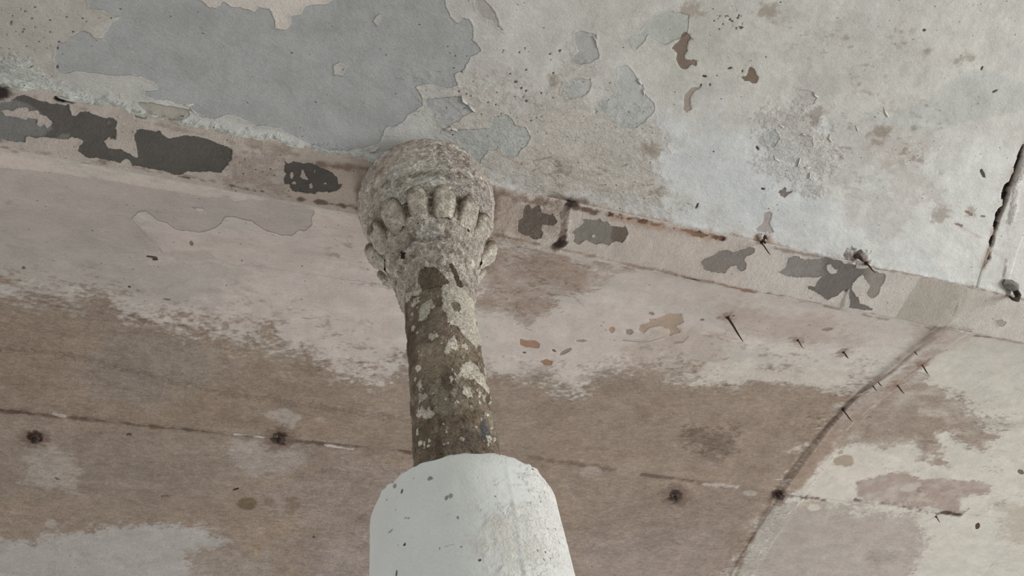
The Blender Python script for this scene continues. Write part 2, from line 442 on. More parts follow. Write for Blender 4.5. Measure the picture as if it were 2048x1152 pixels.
# brown creeping along the beam
S.stroke([(960,385),(1060,395),(1140,404)], (92,76,64), .010, op=.85, amp=.012, soft=.01, gap=-.1)
S.blob(1155, 400, 26, 9, (96,84,78), w=.008, amp=.01, scale=.03, op=.9, h=-.004, ang=.25)
S.stroke([(1160,420),(1260,437),(1340,455),(1420,468)], (62,44,34), .007, op=.95, amp=.008, soft=.003, gap=.05, depth=.004, gscale=.02)
S.stroke([(1160,412),(1450,475),(1560,498)], (128,98,78), .012, op=.55, amp=.01, soft=.01)
S.stroke([(1540,492),(1720,530),(1850,555),(2060,602)], (96,84,76), .005, op=.7, amp=.006, soft=.004, gap=-.1)
S.stroke([(0,172),(230,228),(500,288),(740,334)], (70,60,54), .0035, op=.8, amp=.006, soft=.002, gap=.15, gscale=.05)
S.blob(-5, 180, 30, 14, (34,26,22), w=.012, amp=.012, scale=.03, op=.95, ang=.3)
# ---- upper vault: the top coat gone, grey coat bare
z1 = dict(o=(0,0), sc=2.88); z2 = dict(o=(650,0), sc=2.88); z3 = dict(o=(1348,0), sc=2.88); z5 = dict(o=(1348,380), sc=2.88)
G = (140,143,144)
q1 = [(515,-170),(515,0),(520,40),(560,50),(600,50),(640,80),(665,100),(685,95),(680,120),(640,150),(620,185),(590,225),(545,225),(520,195),(485,180),(440,195),(390,235),(340,255),(320,300),(315,350),(320,400),(380,420),(470,410),(560,425),(640,435),(700,430),(760,430),(840,445),(880,465),(910,500),(905,520),(840,525),(830,545),(880,560),(960,580),(1030,600),(1105,600),(1095,630),(1120,650),(1200,680),(1240,680),(1290,655),(1340,655),(1430,690),(1480,720),(1600,735),(1700,790),(1800,830),(1900,860),(2016,872)]
q2 = [(140,870),(230,850),(310,830),(340,760),(360,730),(410,725),(460,690),(480,660),(560,610),(560,570),(520,500),(600,480),(700,500),(770,500),(740,430),(800,400),(840,330),(900,290),(850,230),(850,150),(830,110),(790,105),(765,135),(720,100),(705,50),(690,20),(695,-170)]
q = [(x/2.88, y/2.88) for x, y in q1]+[(650+x/2.88, y/2.88) for x, y in q2]
S.peel(q, G)
S.keep([(1120,-200),(1120,0),(1160,10),(1200,45),(1240,50),(1280,15),(1330,40),(1400,50),(1460,68),(1490,45),(1550,55),(1580,120),(1580,160),(1610,180),(1650,175),(1670,140),(1680,95),(1730,85),(1760,35),(1880,30),(1925,0),(1925,-200)], **z1)
S.soft([(370,-60),(690,-60),(690,20),(600,60),(550,70),(420,30)], (174,169,163), w=.02, amp=.005, op=.9)
S.spot(678, 137, 13, 16, keep=True, ang=.4); S.spot(755, 38, 7, 11, keep=True, ang=.3)
S.blob(678,137,14,16,(158,158,155),w=.005,amp=.004,speck=.25)
S.peel([(1435,195),(1470,178),(1510,190),(1560,195),(1560,250),(1575,300),(1575,330),(1530,365),(1480,375),(1420,345),(1440,315),(1460,295),(1440,250)], (142,144,143), **z2)
S.peel([(1690,395),(1730,378),(1770,410),(1800,450),(1830,490),(1840,540),(1890,590),(1900,630),(1870,670),(1840,700),(1790,735),(1720,740),(1650,700),(1590,650),(1560,600),(1640,570),(1700,530),(1680,480),(1690,440)], (149,152,150), **z2)
S.peel([(1380,480),(1440,460),(1530,450),(1530,500),(1500,550),(1400,570),(1360,530)], (150,152,150), **z2)
S.peel([(700,740),(850,750),(950,740),(970,670),(1050,665),(1090,720),(1150,740),(1185,790),(1160,840),(1120,870),(1100,910),(1040,900),(1000,855),(940,870),(900,920),(890,960),(830,880),(760,800),(680,760)], (148,151,149), **z2)
S.peel([(570,575),(780,560),(805,600),(850,640),(800,670),(770,700),(720,720),(660,720),(640,650),(590,620)], (145,147,147), **z2)
S.peel([(860,0),(915,0),(960,40),(985,80),(1000,140),(1035,185),(1000,170),(960,120),(900,90),(865,40)], (145,143,140), **z2)
S.peel([(1760,230),(1820,190),(1850,150),(1900,100),(2000,60),(2100,90),(2090,200),(2000,240),(1960,260),(1900,230),(1860,200),(1830,250),(1790,285)], (146,150,146), **z2)
S.soft([(x/2.88+1348,y/2.88) for x,y in [(1110,690),(1120,650),(1200,605),(1240,670),(1350,600),(1480,570),(1520,515),(1620,460),(1710,410),(1830,400),(2016,480),(2200,600),(2016,640),(1700,700),(1500,760),(1330,740),(1250,720)]], (152,154,151), w=.006, amp=.006, scale=.06, op=.85)
S.soft([(x/2.88+1348,y/2.88) for x,y in [(900,680),(960,660),(1040,720),(1060,760),(1110,850),(1120,930),(1000,1060),(860,1070),(800,1000),(800,930),(850,880),(910,790),(880,730)]], (153,153,150), w=.008, amp=.010, scale=.06, op=.9)
S.peel([(720,520),(780,525),(830,555),(800,600),(740,560)], (153,152,149), **z3)
S.peel([(520,770),(580,735),(610,800),(570,850),(530,820)], (151,154,153), **z3)
S.peel([(715,775),(760,765),(800,790),(800,840),(760,850),(730,815)], (150,147,144), **z3)
S.soft([(x/2.88+1348,y/2.88+380) for x,y in [(990,0),(1340,20),(1370,150),(1300,250),(1200,300),(1140,290),(1080,240),(1000,200),(960,120),(980,60)]], (156,156,154), w=.012, amp=.015, scale=.08, op=.8)
S.peel([(780,590),(860,590),(960,610),(1080,625),(1100,660),(1060,680),(960,680),(860,640)], (140,137,130), **z1)
# bare brown plaster
Bn = (104,93,84)
S.scar([(60,185),(90,200),(100,220),(125,225),(85,235),(80,290),(60,320),(65,345),(100,345),(135,350),(130,378),(100,375),(70,405),(40,390),(10,345),(20,310),(0,290),(-15,280),(5,260),(30,250)], Bn, **z3)
S.scar([(435,385),(460,400),(470,430),(487,445),(475,475),(450,480),(440,465),(405,470),(390,440),(420,430)], (100,88,77), **z3)
S.scar([(150,505),(110,530),(90,570),(95,620),(70,650),(50,630),(60,550),(100,510)], (134,127,117), **z3)
S.scar([(600,1105),(640,1080),(650,1095),(640,1110),(665,1105),(685,1095),(680,1115),(640,1135),(615,1130)], (102,95,90), **z3)
S.scar([(465,235),(510,190),(520,140),(550,125),(565,140),(555,190),(575,250),(500,240)], (138,133,130), **z5)
for x, y, rx, ry, a in ((1527,378,5,3,0),(1459,137,7,2,-.3),(1409,152,5,2,.3),(1515,296,3,6,-.5),(1848,60,3,2,0),(1402,170,2,4,0),(1420,169,2,3,0),(1485,142,2,4,0),(1394,412,2,7,.4),(1990,182,8,2,-.4),(1966,348,4,10,-.5),(1532,115,2,2,0),(1964,138,2,5,.4)):
    S.spot(x, y, rx, ry, (62,56,52), ang=a, jag=.0008)
for k in range(24): S.spot(1430+random.uniform(-5,60)+0, 35+random.uniform(-6,26), 1.6, 2.2, (70,62,56), jag=.0005)
for k in range(26): S.spot(random.uniform(20,125), random.uniform(10,140), random.uniform(1.2,2.6), random.uniform(1.2,2.6), (88,78,72), jag=.0005)
for k in range(40): S.spot(random.uniform(890,1130), random.uniform(90,240), random.uniform(1,2.4), random.uniform(1,3.4), (88,80,72), ang=.8, jag=.0005)

# ---- lower vault washes and stains
S.soft([(-80,290),(750,440),(740,480),(600,440),(430,400),(-80,350)], (168,160,154), w=.015, amp=.015, op=.9)
S.soft([(270,430),(330,430),(460,460),(640,450),(780,450),(800,560),(800,690),(740,760),(560,690),(380,640),(180,560),(120,470)], (163,155,151), w=.05, amp=.04, op=.9)
S.soft([(-80,345),(250,380),(300,500),(500,530),(400,620),(150,600),(-80,560)], (149,144,140), w=.05, amp=.04, op=.95)
BR = (128,115,103)
S.soft([(-80,575),(60,585),(180,600),(260,630),(350,650),(420,668),(520,680),(580,710),(640,735),(735,772),(790,735),(830,700),(970,745),(1060,748),(1150,775),(1210,740),(1300,705),(1400,735),(1480,765),(1560,745),(1660,755),(1760,770),(1640,880),(1565,985),(1500,1100),(1440,1200),(-80,1200)], BR, w=.085, amp=.05, scale=.14, op=.96, aniso=(1.7,1), rough=.75, mott=.08)
S.soft([(-80,640),(300,690),(700,800),(800,900),(600,880),(-80,820)], (124,110,96), w=.08, amp=.09, op=.55, aniso=(2,1), mott=.4)
S.soft([(180,700),(420,690),(480,760),(300,800),(160,770)], (128,120,113), w=.06, amp=.06, op=.6, aniso=(2,1))
S.soft([(-80,840),(260,850),(540,890),(520,960),(300,1000),(-80,960)], (126,116,107), w=.05, amp=.06, op=.7, aniso=(1.7,1))
S.soft([(620,900),(830,930),(760,1200),(600,1200),(540,1000)], (131,120,113), w=.06, amp=.07, op=.75, aniso=(1.7,1), rough=1.)
S.soft([(-80,1080),(60,1085),(120,1065),(210,1055),(320,1050),(400,1060),(470,1085),(380,1110),(440,1200),(-80,1200)], (147,145,142), w=.030, amp=.022, scale=.08, op=.95, rough=.3)
S.blob(512,1103,10,14,(122,100,62),w=.008,amp=.006,op=.85); S.blob(512,1106,4,9,(150,140,122),w=.004,amp=.003,op=.8)
S.soft([(380,1110),(440,1095),(540,1110),(560,1200),(360,1200)], (136,128,121), w=.03, amp=.03, op=.7)
S.soft([(640,1110),(740,1060),(745,1200),(640,1200)], (141,131,128), w=.03, amp=.03, op=.6)
S.soft([(62,900),(90,885),(130,905),(165,945),(150,985),(90,980),(35,965)], (145,138,131), w=.02, amp=.018, op=.8)
S.soft([(470,885),(555,885),(620,895),(610,925),(560,950),(500,955),(460,915)], (143,135,130), w=.02, amp=.018, op=.8)
S.soft([(525,828),(572,815),(605,835),(585,858),(560,850)], (152,145,138), w=.008, amp=.01, scale=.03, op=.85)
S.blob(640,838,12,5,(148,138,128),w=.006,amp=.006,op=.7); S.blob(103,1047,12,9,(150,143,136),w=.006,amp=.005,op=.8)
S.blob(493,1008,19,13,(92,78,58),w=.008,amp=.008,scale=.03,op=.85); S.blob(538,1005,14,10,(106,92,76),w=.01,amp=.008,op=.7); S.blob(585,1015,14,22,(112,100,84),w=.012,amp=.008,op=.7)
S.soft([(460,1040),(600,1030),(640,1060),(520,1090),(450,1075)], (138,124,110), w=.02, amp=.02, op=.6, rough=1.)
# right of the column
S.soft([(965,470),(1040,480),(1130,510),(1250,540),(1170,590),(1120,600),(1060,640),(960,620)], (140,126,116), w=.03, amp=.05, scale=.08, op=.85, aniso=(1.6,1), mott=.45, rough=.7, speck=.05)
S.soft([(960,630),(1060,650),(1200,590),(1400,640),(1500,680),(1300,720),(1150,760),(1050,745),(970,740)], (165,157,152), w=.02, amp=.02, op=.7)
S.soft([(1120,500),(1500,590),(1850,670),(1700,700),(1450,660),(1250,590)], (158,150,144), w=.03, amp=.04, op=.6, mott=.3, aniso=(1.6,1))
S.soft([(1430,600),(1640,640),(1740,690),(1600,690),(1450,660)], (146,134,127), w=.03, amp=.04, op=.55, mott=.5, aniso=(1.6,1), speck=.08)
S.soft([(1250,700),(1330,640),(1460,660),(1420,740),(1300,760)], (144,131,121), w=.03, amp=.04, op=.45, mott=.5, aniso=(1.6,1))
S.soft([(1372,775),(1420,728),(1500,720),(1560,740),(1660,722),(1700,735),(1690,775),(1500,760),(1440,770)], (165,160,153), w=.012, amp=.02, scale=.07, op=.9, aniso=(1.7,1), rough=.25)
S.soft([(1500,690),(1700,690),(1820,680),(1740,740),(1560,730)], (168,164,158), w=.03, amp=.03, op=.8)
S.soft([(1380,860),(1470,860),(1480,905),(1400,920)], (104,90,79), w=.03, amp=.03, op=.65, mott=.3, rough=1.8)
S.soft([(1150,960),(1500,990),(1480,1100),(1150,1100)], (124,112,103), w=.05, amp=.06, op=.6, aniso=(1.7,1), rough=1.)
S.soft([(1150,1080),(1440,1060),(1440,1200),(1150,1200)], (132,122,116), w=.05, amp=.06, op=.6, aniso=(1.7,1))
# right of the rib
S.soft([(1900,665),(2150,690),(2150,1250),(1400,1250),(1560,1010),(1700,860)], (163,161,154), w=.02, amp=.01, op=.9)
S.soft([(1820,745),(1900,790),(1960,830),(2000,870),(1960,900),(1880,870),(1900,930),(1820,900),(1760,880),(1660,900),(1700,830)], (133,121,111), w=.03, amp=.05, scale=.09, op=.85, aniso=(1.8,1), mott=.45, rough=.6, speck=.04)
S.soft([(1720,800),(1880,840),(1860,880),(1720,880)], (128,116,106), w=.03, amp=.04, op=.6, aniso=(1.8,1), mott=.4)
S.soft([(1600,975),(1625,925),(1650,905),(1740,900),(1800,915),(1810,930),(1780,950),(1740,955),(1715,985),(1700,1010),(1640,1000)], (168,164,157), w=.006, amp=.012, scale=.05, op=.95, rough=.15)
S.blob(1688,922,22,11,(130,118,103),w=.006,amp=.008,scale=.03,op=.85)
S.soft([(1715,965),(1800,945),(1840,960),(1900,960),(1970,955),(1975,985),(1920,1000),(1925,1030),(1860,1015),(1790,1010),(1720,1005)], (132,120,113), w=.012, amp=.03, scale=.07, op=.85, aniso=(1.7,1), mott=.35)
S.blob(1822,975,22,8,(156,150,143),w=.01,amp=.01,op=.7,ang=-.2); S.blob(1785,985,14,9,(152,144,138),w=.01,amp=.01,op=.6)
S.soft([(1560,1020),(1700,1010),(1830,1040),(1850,1090),(1800,1200),(1480,1200)], (138,130,125), w=.04, amp=.05, op=.8, aniso=(1.3,1), mott=.15, rough=.5)
S.soft([(1990,1010),(2100,1000),(2100,1110),(2010,1070)], (138,132,120), w=.05, amp=.05, op=.6)
S.blob(1765,1112,30,14,(124,118,114),w=.02,amp=.02,op=.6); S.blob(2000,850,50,12,(134,130,122),w=.03,amp=.03,op=.5,mott=.5)
kk = np.clip(S.rough-.2, 0, .7)/.55
S.base *= (1+kk*(.10*fbm(S.P, .16, 501, 5, (1.5, 1), .75)+.09*fbm(S.P, .03, 503, 4, (1.2, .9), .75)))[:, None]
S.base *= (1+.04*fbm(S.P, .035, 507, 4, (1.6, 1), .7))[:, None]
# dark dashes at the edges of the stains
tick = np.maximum(sstep(fbm(S.P, 0.030, 61, 4, (2.0, .8), .7), 0.50, 0.85), .8*sstep(fbm(S.P, 0.016, 63, 3, (1.8, .8), .7), 0.62, .9))
zone = np.zeros(S.n)
for poly in ([(0,480),(250,500),(640,610),(800,680),(800,780),(560,740),(300,690),(0,600)], [(960,480),(1200,520),(1300,620),(1150,640),(960,640)],
             [(960,730),(1500,700),(1500,780),(1200,800),(960,780)], [(1400,640),(1900,700),(1700,760),(1400,760)], [(1600,760),(2048,800),(2048,1060),(1600,1000)],
             [(600,440),(780,450),(790,640),(620,560)], [(990,300),(1350,330),(1350,430),(1000,390)], [(1540,40),(1900,60),(1900,420),(1700,400),(1600,200)]):
    zone = np.maximum(zone, sstep(sdf_poly(S.P, at_ceiling(poly)), -.06, .08))
zn = zone*sstep(fbm(S.P, 0.25, 71, 3), -0.3, 0.5)
S.base += (S.base*np.array([.64,.57,.52])-S.base)*(tick*zn*0.9)[:, None]
for k in range(46):
    reg = random.choice([(960,560,1230,660), (970,480,1200,600), (1000,740,1300,800), (1640,760,2000,900), (1000,320,1300,400), (450,620,760,760)])
    x, y = random.uniform(reg[0], reg[2]), random.uniform(reg[1], reg[3]); a = random.uniform(-.5, .9); L = random.uniform(12, 46)
    S.stroke([(x, y), (x+L*.5*math.cos(a), y+L*.5*math.sin(a)+random.uniform(-3, 3)), (x+L*math.cos(a), y+L*math.sin(a))], (104,90,80), .0013, op=.75, amp=.0015, soft=.0012, gap=-.2)
# ---- lower vault: peeled coat next to the beam
z4 = dict(o=(0,380), sc=2.88); z6 = dict(o=(950,380), sc=2.88)
S.peel([(-200,-150),(0,-130),(290,-100),(580,-58),(870,-12),(1120,25),(1180,42),(1310,40),(1360,70),(1440,50),(1500,60),(1580,55),(1690,85),(1800,115),(1810,140),(1790,170),(1800,200),(1760,235),(1720,235),(1680,265),(1620,262),(1540,240),(1480,200),(1450,180),(1380,165),(1295,148),(1290,180),(1240,220),(1170,245),(1090,240),(1000,225),(960,190),(910,175),(840,122),(790,130),(755,165),(810,230),(850,280),(910,330),(940,370),(1180,360),(1250,400),(1340,440),(1480,450),(1700,480),(2380,560),(2480,1350),(1200,1150),(400,950),(-250,900)], (148,142,138), **z4)
i = sdf_poly(S.P, at_ceiling([(x/2.88, 380+y/2.88) for x, y in [(-300,250),(400,300),(750,330),(940,380),(1250,410),(1500,450),(2700,480),(2700,1400),(-300,1300)]]))
i = sstep(i, -.05, .03)[:, None]; S.under += (S.base-S.under)*i
w1_ = sdf_poly(S.P, at_ceiling([(x/2.88, 380+y/2.88) for x, y in [(1050,440),(1500,455),(2700,500),(2700,1500),(-300,1400),(-300,560),(600,600)]]))
w1_ = sstep(w1_, -.01, .06)*(S.P[:, 1] > VB1)
# here the coat feathers out instead of ending in an edge
S.sa = S.sa*(1-w1_*.93*np.where(S.sa > 0, 1, 1-sstep(-S.sa, .03, .048)))
S.keep([(1115,105),(1170,108),(1180,125),(1150,132)], **z4)
OR = (138,110,90)
S.scar([(260,860),(300,868),(340,862),(373,885),(365,912),(310,905),(260,895)], (133,107,89), **z6)
S.scar([(375,985),(410,970),(445,985),(440,1010),(400,1008)], (133,107,89), **z6)
S.scar([(1000,745),(1060,740),(1100,720),(1190,715),(1205,760),(1160,785),(1185,815),(1120,845),(1120,800),(1060,785),(1000,800),(975,825),(940,810),(960,780),(1010,765)], (140,126,113), **z6)
for x, y, rx, ry, a, c in ((1260,665,8,5,.2,(122,112,106)),(1224,661,6,6,.5,(140,120,104)),(1162,681,11,2.5,.0,(128,120,114)),(1130,702,14,4,-.5,(122,112,106)),(1049,705,4,1.8,0,(84,78,74)),
    (1303,628,6,3,.2,(122,112,106)),(302,515,13,2.6,.15,(70,60,55)),(308,520,7,2,.15,(60,52,48)),(258,575,3,2,0,(70,60,55)),(451,572,2,2,0,(66,58,52)),(46,537,3,3,0,(92,84,78)),(398,397,2,2,0,(80,70,60)),
    (334,600,8,1.6,.1,(110,98,90)),(258,868,6,3.2,0,(84,72,60)),(471,979,7,2,-.3,(50,40,34)),(1955,1052,5,7,.4,(62,46,36)),(2042,945,7,5,.5,(88,84,76)),(1655,657,12,3,-.1,(120,112,104)),(382,487,3,5,0,(112,98,90)),
    (1108,700,5,2,.6,(80,72,66)),(1405,640,5,2,0,(110,104,98)),(627,1073,3,3,0,(86,74,66)),(112,958,6,2,.4,(92,82,72)),(330,992,10,2,0,(108,96,86))):
    S.spot(x, y, rx, ry, c, ang=a, jag=.0008)
# joint between the plates, dark and crumbly
S.stroke([(-60,814),(0,822),(200,842),(400,862),(560,880),(700,893),(820,905)], (80,64,54), .0065, depth=.002, op=.85, amp=.008, soft=.006, gap=-.12, gscale=.12)
S.stroke([(-60,812),(0,820),(120,832),(310,852)], (70,55,46), .006, op=.7, amp=.008, soft=.008, gap=-.2, gscale=.1)
S.stroke([(110,828),(128,833)], (160,155,150), .009, op=.9); S.stroke([(470,868),(525,874)], (172,168,164), .004, op=.95, depth=-.003); S.stroke([(650,890),(705,899)], (176,172,168), .004, op=.95, depth=-.003)
S.stroke([(1060,915),(1300,950),(1460,972),(1560,990)], (92,75,65), .010, op=.7, amp=.014, soft=.012, gap=-.05, gscale=.15)
S.stroke([(1285,948),(1385,962)], (78,62,54), .008, op=.7, amp=.008, soft=.008)
S.stroke([(1410,968),(1475,973)], (158,150,144), .010, op=.9, amp=.008); S.blob(1500,987,12,6,(154,147,140),w=.006,amp=.006,op=.8); S.blob(1180,943,20,8,(144,134,128),w=.01,amp=.01,op=.8)
S.stroke([(1545,986),(1600,992),(1650,1000)], (72,56,47), .010, op=.85, amp=.012, soft=.01, gap=-.1, gscale=.04)
S.stroke([(1710,1000),(1790,1010),(1850,1024),(1920,1031)], (86,74,64), .007, op=.85, amp=.012, soft=.006, gap=-.25, gscale=.08, depth=.003)
S.stroke([(1880,1024),(1922,1030)], (52,42,36), .010, op=.9, amp=.010, soft=.005)
S.stroke([(1925,1028),(1938,1018)], (62,50,44), .004, op=.8)
S.blob(1625,1010,30,10,(150,140,128),w=.01,amp=.01,op=.7); S.blob(1628,1015,12,6,(172,170,164),w=.004,amp=.005,op=.9)
# beside the rib
S.stroke([(1862,672),(1795,727),(1725,782),(1672,835),(1637,872),(1590,930),(1552,982)], (92,74,62), .011, op=.85, amp=.006, soft=.014, depth=.0015)  # brown stain and the rib's soft shadow, both in the colour
S.stroke([(1550,985),(1520,1045),(1495,1090),(1470,1160)], (104,85,70), .013, op=.8, amp=.008, soft=.016, gap=-.4, gscale=.12)
S.soft([(1862,690),(1893,700),(1785,790),(1704,860),(1600,975),(1562,985),(1640,875),(1700,815),(1800,740)], (138,124,115), w=.012, amp=.01, op=.6, mott=.3, rough=.5)
S.soft([(1640,880),(1680,840),(1660,900),(1600,975),(1570,975)], (130,115,103), w=.012, amp=.01, op=.8, rough=.5)
S.stroke([(1785,777),(1745,810),(1704,846),(1665,888)], (178,170,160), .0018, op=.6, amp=.004, soft=.002, gap=-.3)
S.stroke([(1700,800),(1735,778),(1760,758)], (176,166,158), .0022, op=.7, amp=.004, soft=.002, gap=-.1)
S.stroke([(1880,700),(1840,730),(1810,750)], (98,84,76), .007, op=.65, amp=.01, soft=.006, gap=-.1)
S.soft([(1545,1000),(1600,1000),(1560,1070),(1500,1152),(1475,1152),(1500,1090)], (154,149,143), w=.01, amp=.015, op=.8, rough=1.2)
S.stroke([(1585,1015),(1540,1070),(1500,1140)], (178,175,170), .003, op=.8, amp=.006, soft=.003, gap=-.1)
S.blob(1880,660,30,22,(124,110,100),w=.03,amp=.02,op=.7,ang=-.6)
S.soft([(1830,640),(1960,640),(1930,700),(1830,720)], (140,130,122), w=.02, amp=.02, op=.5, mott=.4)
# upper rib
S.stroke([(2060,255),(2048,288),(2034,330),(2016,375),(2003,420),(1990,450),(1981,485),(1968,530)], (118,92,72), .010, op=.6, amp=.006, soft=.012)
S.stroke([(2060,255),(2048,290),(2034,332),(2016,375),(2006,410),(1993,445),(1982,485),(1975,515)], (30,21,16), .0055, op=1., amp=.006, soft=.0015, depth=.010)
S.stroke([(2013,370),(2006,395)], (24,18,14), .010, op=1, amp=.006, soft=.002, depth=.01); S.stroke([(1998,420),(1990,450)], (24,18,14), .008, op=1, amp=.006, soft=.002, depth=.01)
S.stroke([(1977,510),(1968,532)], (52,42,36), .0025, op=.9, amp=.001, soft=.0015)
S.stroke([(2056,390),(2040,425),(2026,461),(2013,504),(2004,561)], (90,76,66), .004, op=.7, amp=.006, soft=.003, gap=.1, gscale=.04)
S.stroke([(2048,330),(2030,370),(2020,440)], (140,136,130), .012, op=.5, amp=.01, soft=.01, rough=.9)
for x, y, rx, ry, a in ((1935,425,10,3,.5),(1917,450,8,3,.3),(1965,432,6,1.5,.1)): S.spot(x, y, rx, ry, (118,104,94), ang=a, jag=.001)
S.stroke([(1910,447),(1960,475)], (150,142,136), .004, op=.6, amp=.004)
# around bolts, lumps and nails
for x, y, r in ((70,877,13),(558,878,15),(1350,992,14),(1556,990,11)):
    S.blob(x, y, r*2.0, r*1.6, (100,84,74), w=.018, amp=.012, scale=.03, op=.7)
    S.blob(x, y, r, r*.9, (58,45,39), w=.006, amp=.012, scale=.02, op=.85, h=.004, rough=1.5)
for x, y in ((1455,634),(1686,703),(1595,680),(1841,726),(1791,767)):
    S.blob(x, y, 12, 8, (112,92,80), w=.014, amp=.01, scale=.03, op=.7)
S.blob(1525,480,18,12,(120,88,66),w=.01,amp=.01,scale=.03,op=.8); S.blob(1717,512,24,14,(118,104,96),w=.012,amp=.012,scale=.03,op=.85,rough=1.5)
S.blob(430,600,12,4,(112,102,96),w=.008,amp=.006,op=.7,ang=-.5)
S.blob(-8,248,16,26,(52,46,36),w=.01,amp=.014,scale=.03,op=.9)
S.stroke([(0,298),(160,322),(340,347),(520,380),(720,414)], (88,70,58), .003, op=.8, amp=.006, soft=.003, gap=.1, gscale=.06)
S.stroke([(590,398),(650,408),(720,418)], (92,74,60), .007, op=.7, amp=.01, soft=.006, gap=.0)
S.stroke([(985,462),(1120,495),(1280,535),(1400,562),(1660,614),(1860,657)], (112,90,76), .004, op=.75, amp=.007, soft=.005, gap=-.05, gscale=.06)
S.stroke([(1360,552),(1400,562)], (58,42,34), .005, op=.9); S.stroke([(1470,575),(1510,585)], (118,84,60), .007, op=.8, amp=.006)
S.blob(1121,497,18,8,(36,28,24),w=.006,amp=.008,scale=.03,op=.95,h=.006); S.blob(1141,409,13,5,(34,26,22),w=.005,amp=.006,scale=.03,op=.95,h=.006)
S.stroke([(990,455),(975,480)], (90,72,62), .006, op=.7, amp=.008, soft=.006)
S.stroke([(1862,660),(1880,645)], (96,76,62), .006, op=.6); S.stroke([(1950,672),(1985,676)], (96,72,56), .005, op=.8); S.stroke([(1985,676),(2060,690)], (120,110,100), .004, op=.6, gap=0)

# plaster squeezed out over both edges of the beam
dv0 = S.P[:, 1]-VB0; dv1 = VB1-S.P[:, 1]
near0 = np.exp(-((dv0+.004)/.010)**2); near1 = np.exp(-((dv1+.004)/.008)**2)
lft = np.where(S.P[:, 0] < 0.25, 1.0, 0.45)
S.h -= near0*up*(0.007*lft+0.010*lft*fbm(S.P, .03, 401, 4, (1.6, 1), .7)+.004*fbm(S.P, .20, 403, 3))
S.h -= near1*lowv*(0.002+0.005*fbm(S.P, .04, 405, 4, (1.6, 1), .7)+.004*fbm(S.P, .25, 407, 3))
# dents follow the peeled coats
S.h += 0.0012*sstep(S.sa, -0.002, 0.002)+0.002*sstep(S.sb, -0.002, 0.002)
#END_PAINT_CEILING

ceiling = thing('ceiling', None, None, (0, 0, CAMZ+H), kind='structure')
ti = 0
for (kind, u, v), (a, b) in zip(pieces, offs):
    P = S.P[a:b]; nu, nv = len(u), len(v)
    z = zs(P[:, 1])+S.h[a:b]
    if kind == 'rib':
        e = np.minimum(P[:, 0]-(u[0]+.002), (u[-1]-.003)-P[:, 0])
        lift = 0.004 if v[-1] < 1 else (0.010 if v[-1] < VJ+0.01 else 0.006)
        z = z-lift*sstep(e, -0.002, 0.007)+0.006*sstep(-e, 0.0, 0.003)
        z = z+0.0012*fbm(P, 0.05, 81, 3)
    else:  # plates turn up at their edges
        pass
    X = np.stack([P[:, 0], P[:, 1], z+CAMZ], 1)
    if kind == 'panel':
        split_link('ceiling_panel', X, nu, nv, M_ceil, ceiling, surf_attrs(S, slice(a, b)), [('bare_patch', S.sb[a:b] > 0, 22), ('peeled_patch', (S.sa[a:b] > 0) & (S.sb[a:b] <= 0), 60)], flip=True)
    else:
        ti += 1
        link_mesh('trim_%d' % ti, X, grid_faces(nu, nv, flip=True), M_ceil, attrs=surf_attrs(S, slice(a, b)), kind='structure')
# unseen concrete backing, added over the plates to seal out light
u = np.linspace(U0, U1, 12); v = np.linspace(-1.6, 3.68, 90); U, V = np.meshgrid(u, v, indexing='ij')
X = np.stack([U.ravel(), V.ravel(), zs(V.ravel())+CAMZ+0.045], 1)
link_mesh('light_seal_backing', X, grid_faces(12, 90, flip=True), M_conc, ceiling)

# ------------------------------------------------------------------ iron beam
u = axis(U0, U1, -0.98, 4.02, 0.004, 0.03); v = np.linspace(VB0-0.006, VB1+0.006, 66)
U, V = np.meshgrid(u, v, indexing='ij'); PB = np.stack([U.ravel(), V.ravel()], 1)
B = Surf(PB, at_beam, (157, 151, 145), rough=0.3, under=(78, 76, 73))
nb = fbm(B.P, 0.3, 5, 5); B.base *= (1+0.05*nb+0.04*fbm(B.P, 0.08, 9, 4))[:, None]
#PAINT_BEAM
B.soft([(-60,280),(170,290),(165,325),(-60,300)], (158,152,147), w=.01, amp=.01, op=.7)
B.soft([(450,300),(560,300),(560,380),(450,370)], (144,132,126), w=.02, amp=.02, op=.7, speck=.35, rough=.8)
B.soft([(560,300),(740,330),(730,430),(560,400)], (158,148,139), w=.02, amp=.02, op=.7)
B.soft([(980,380),(1140,400),(1130,500),(980,470)], (144,132,122), w=.03, amp=.03, op=.8, mott=.3, rough=.8, speck=.06)
B.soft([(1140,410),(1500,490),(1500,590),(1150,510)], (156,149,143), w=.03, amp=.02, op=.8)
B.soft([(1500,480),(1850,550),(1800,650),(1480,590)], (159,156,152), w=.03, amp=.02, op=.8)
B.soft([(1790,560),(2060,600),(2060,700),(1780,660)], (157,154,149), w=.03, amp=.02, op=.8)
B.soft([(1842,552),(1905,560),(1935,580),(1925,620),(1890,655),(1865,652),(1790,637)], (136,131,123), w=.004, amp=.003, op=.9)
B.soft([(1900,560),(1990,570),(1960,640),(1900,645)], (148,144,137), w=.03, amp=.02, op=.6)
z1=dict(o=(0,0),sc=2.88)
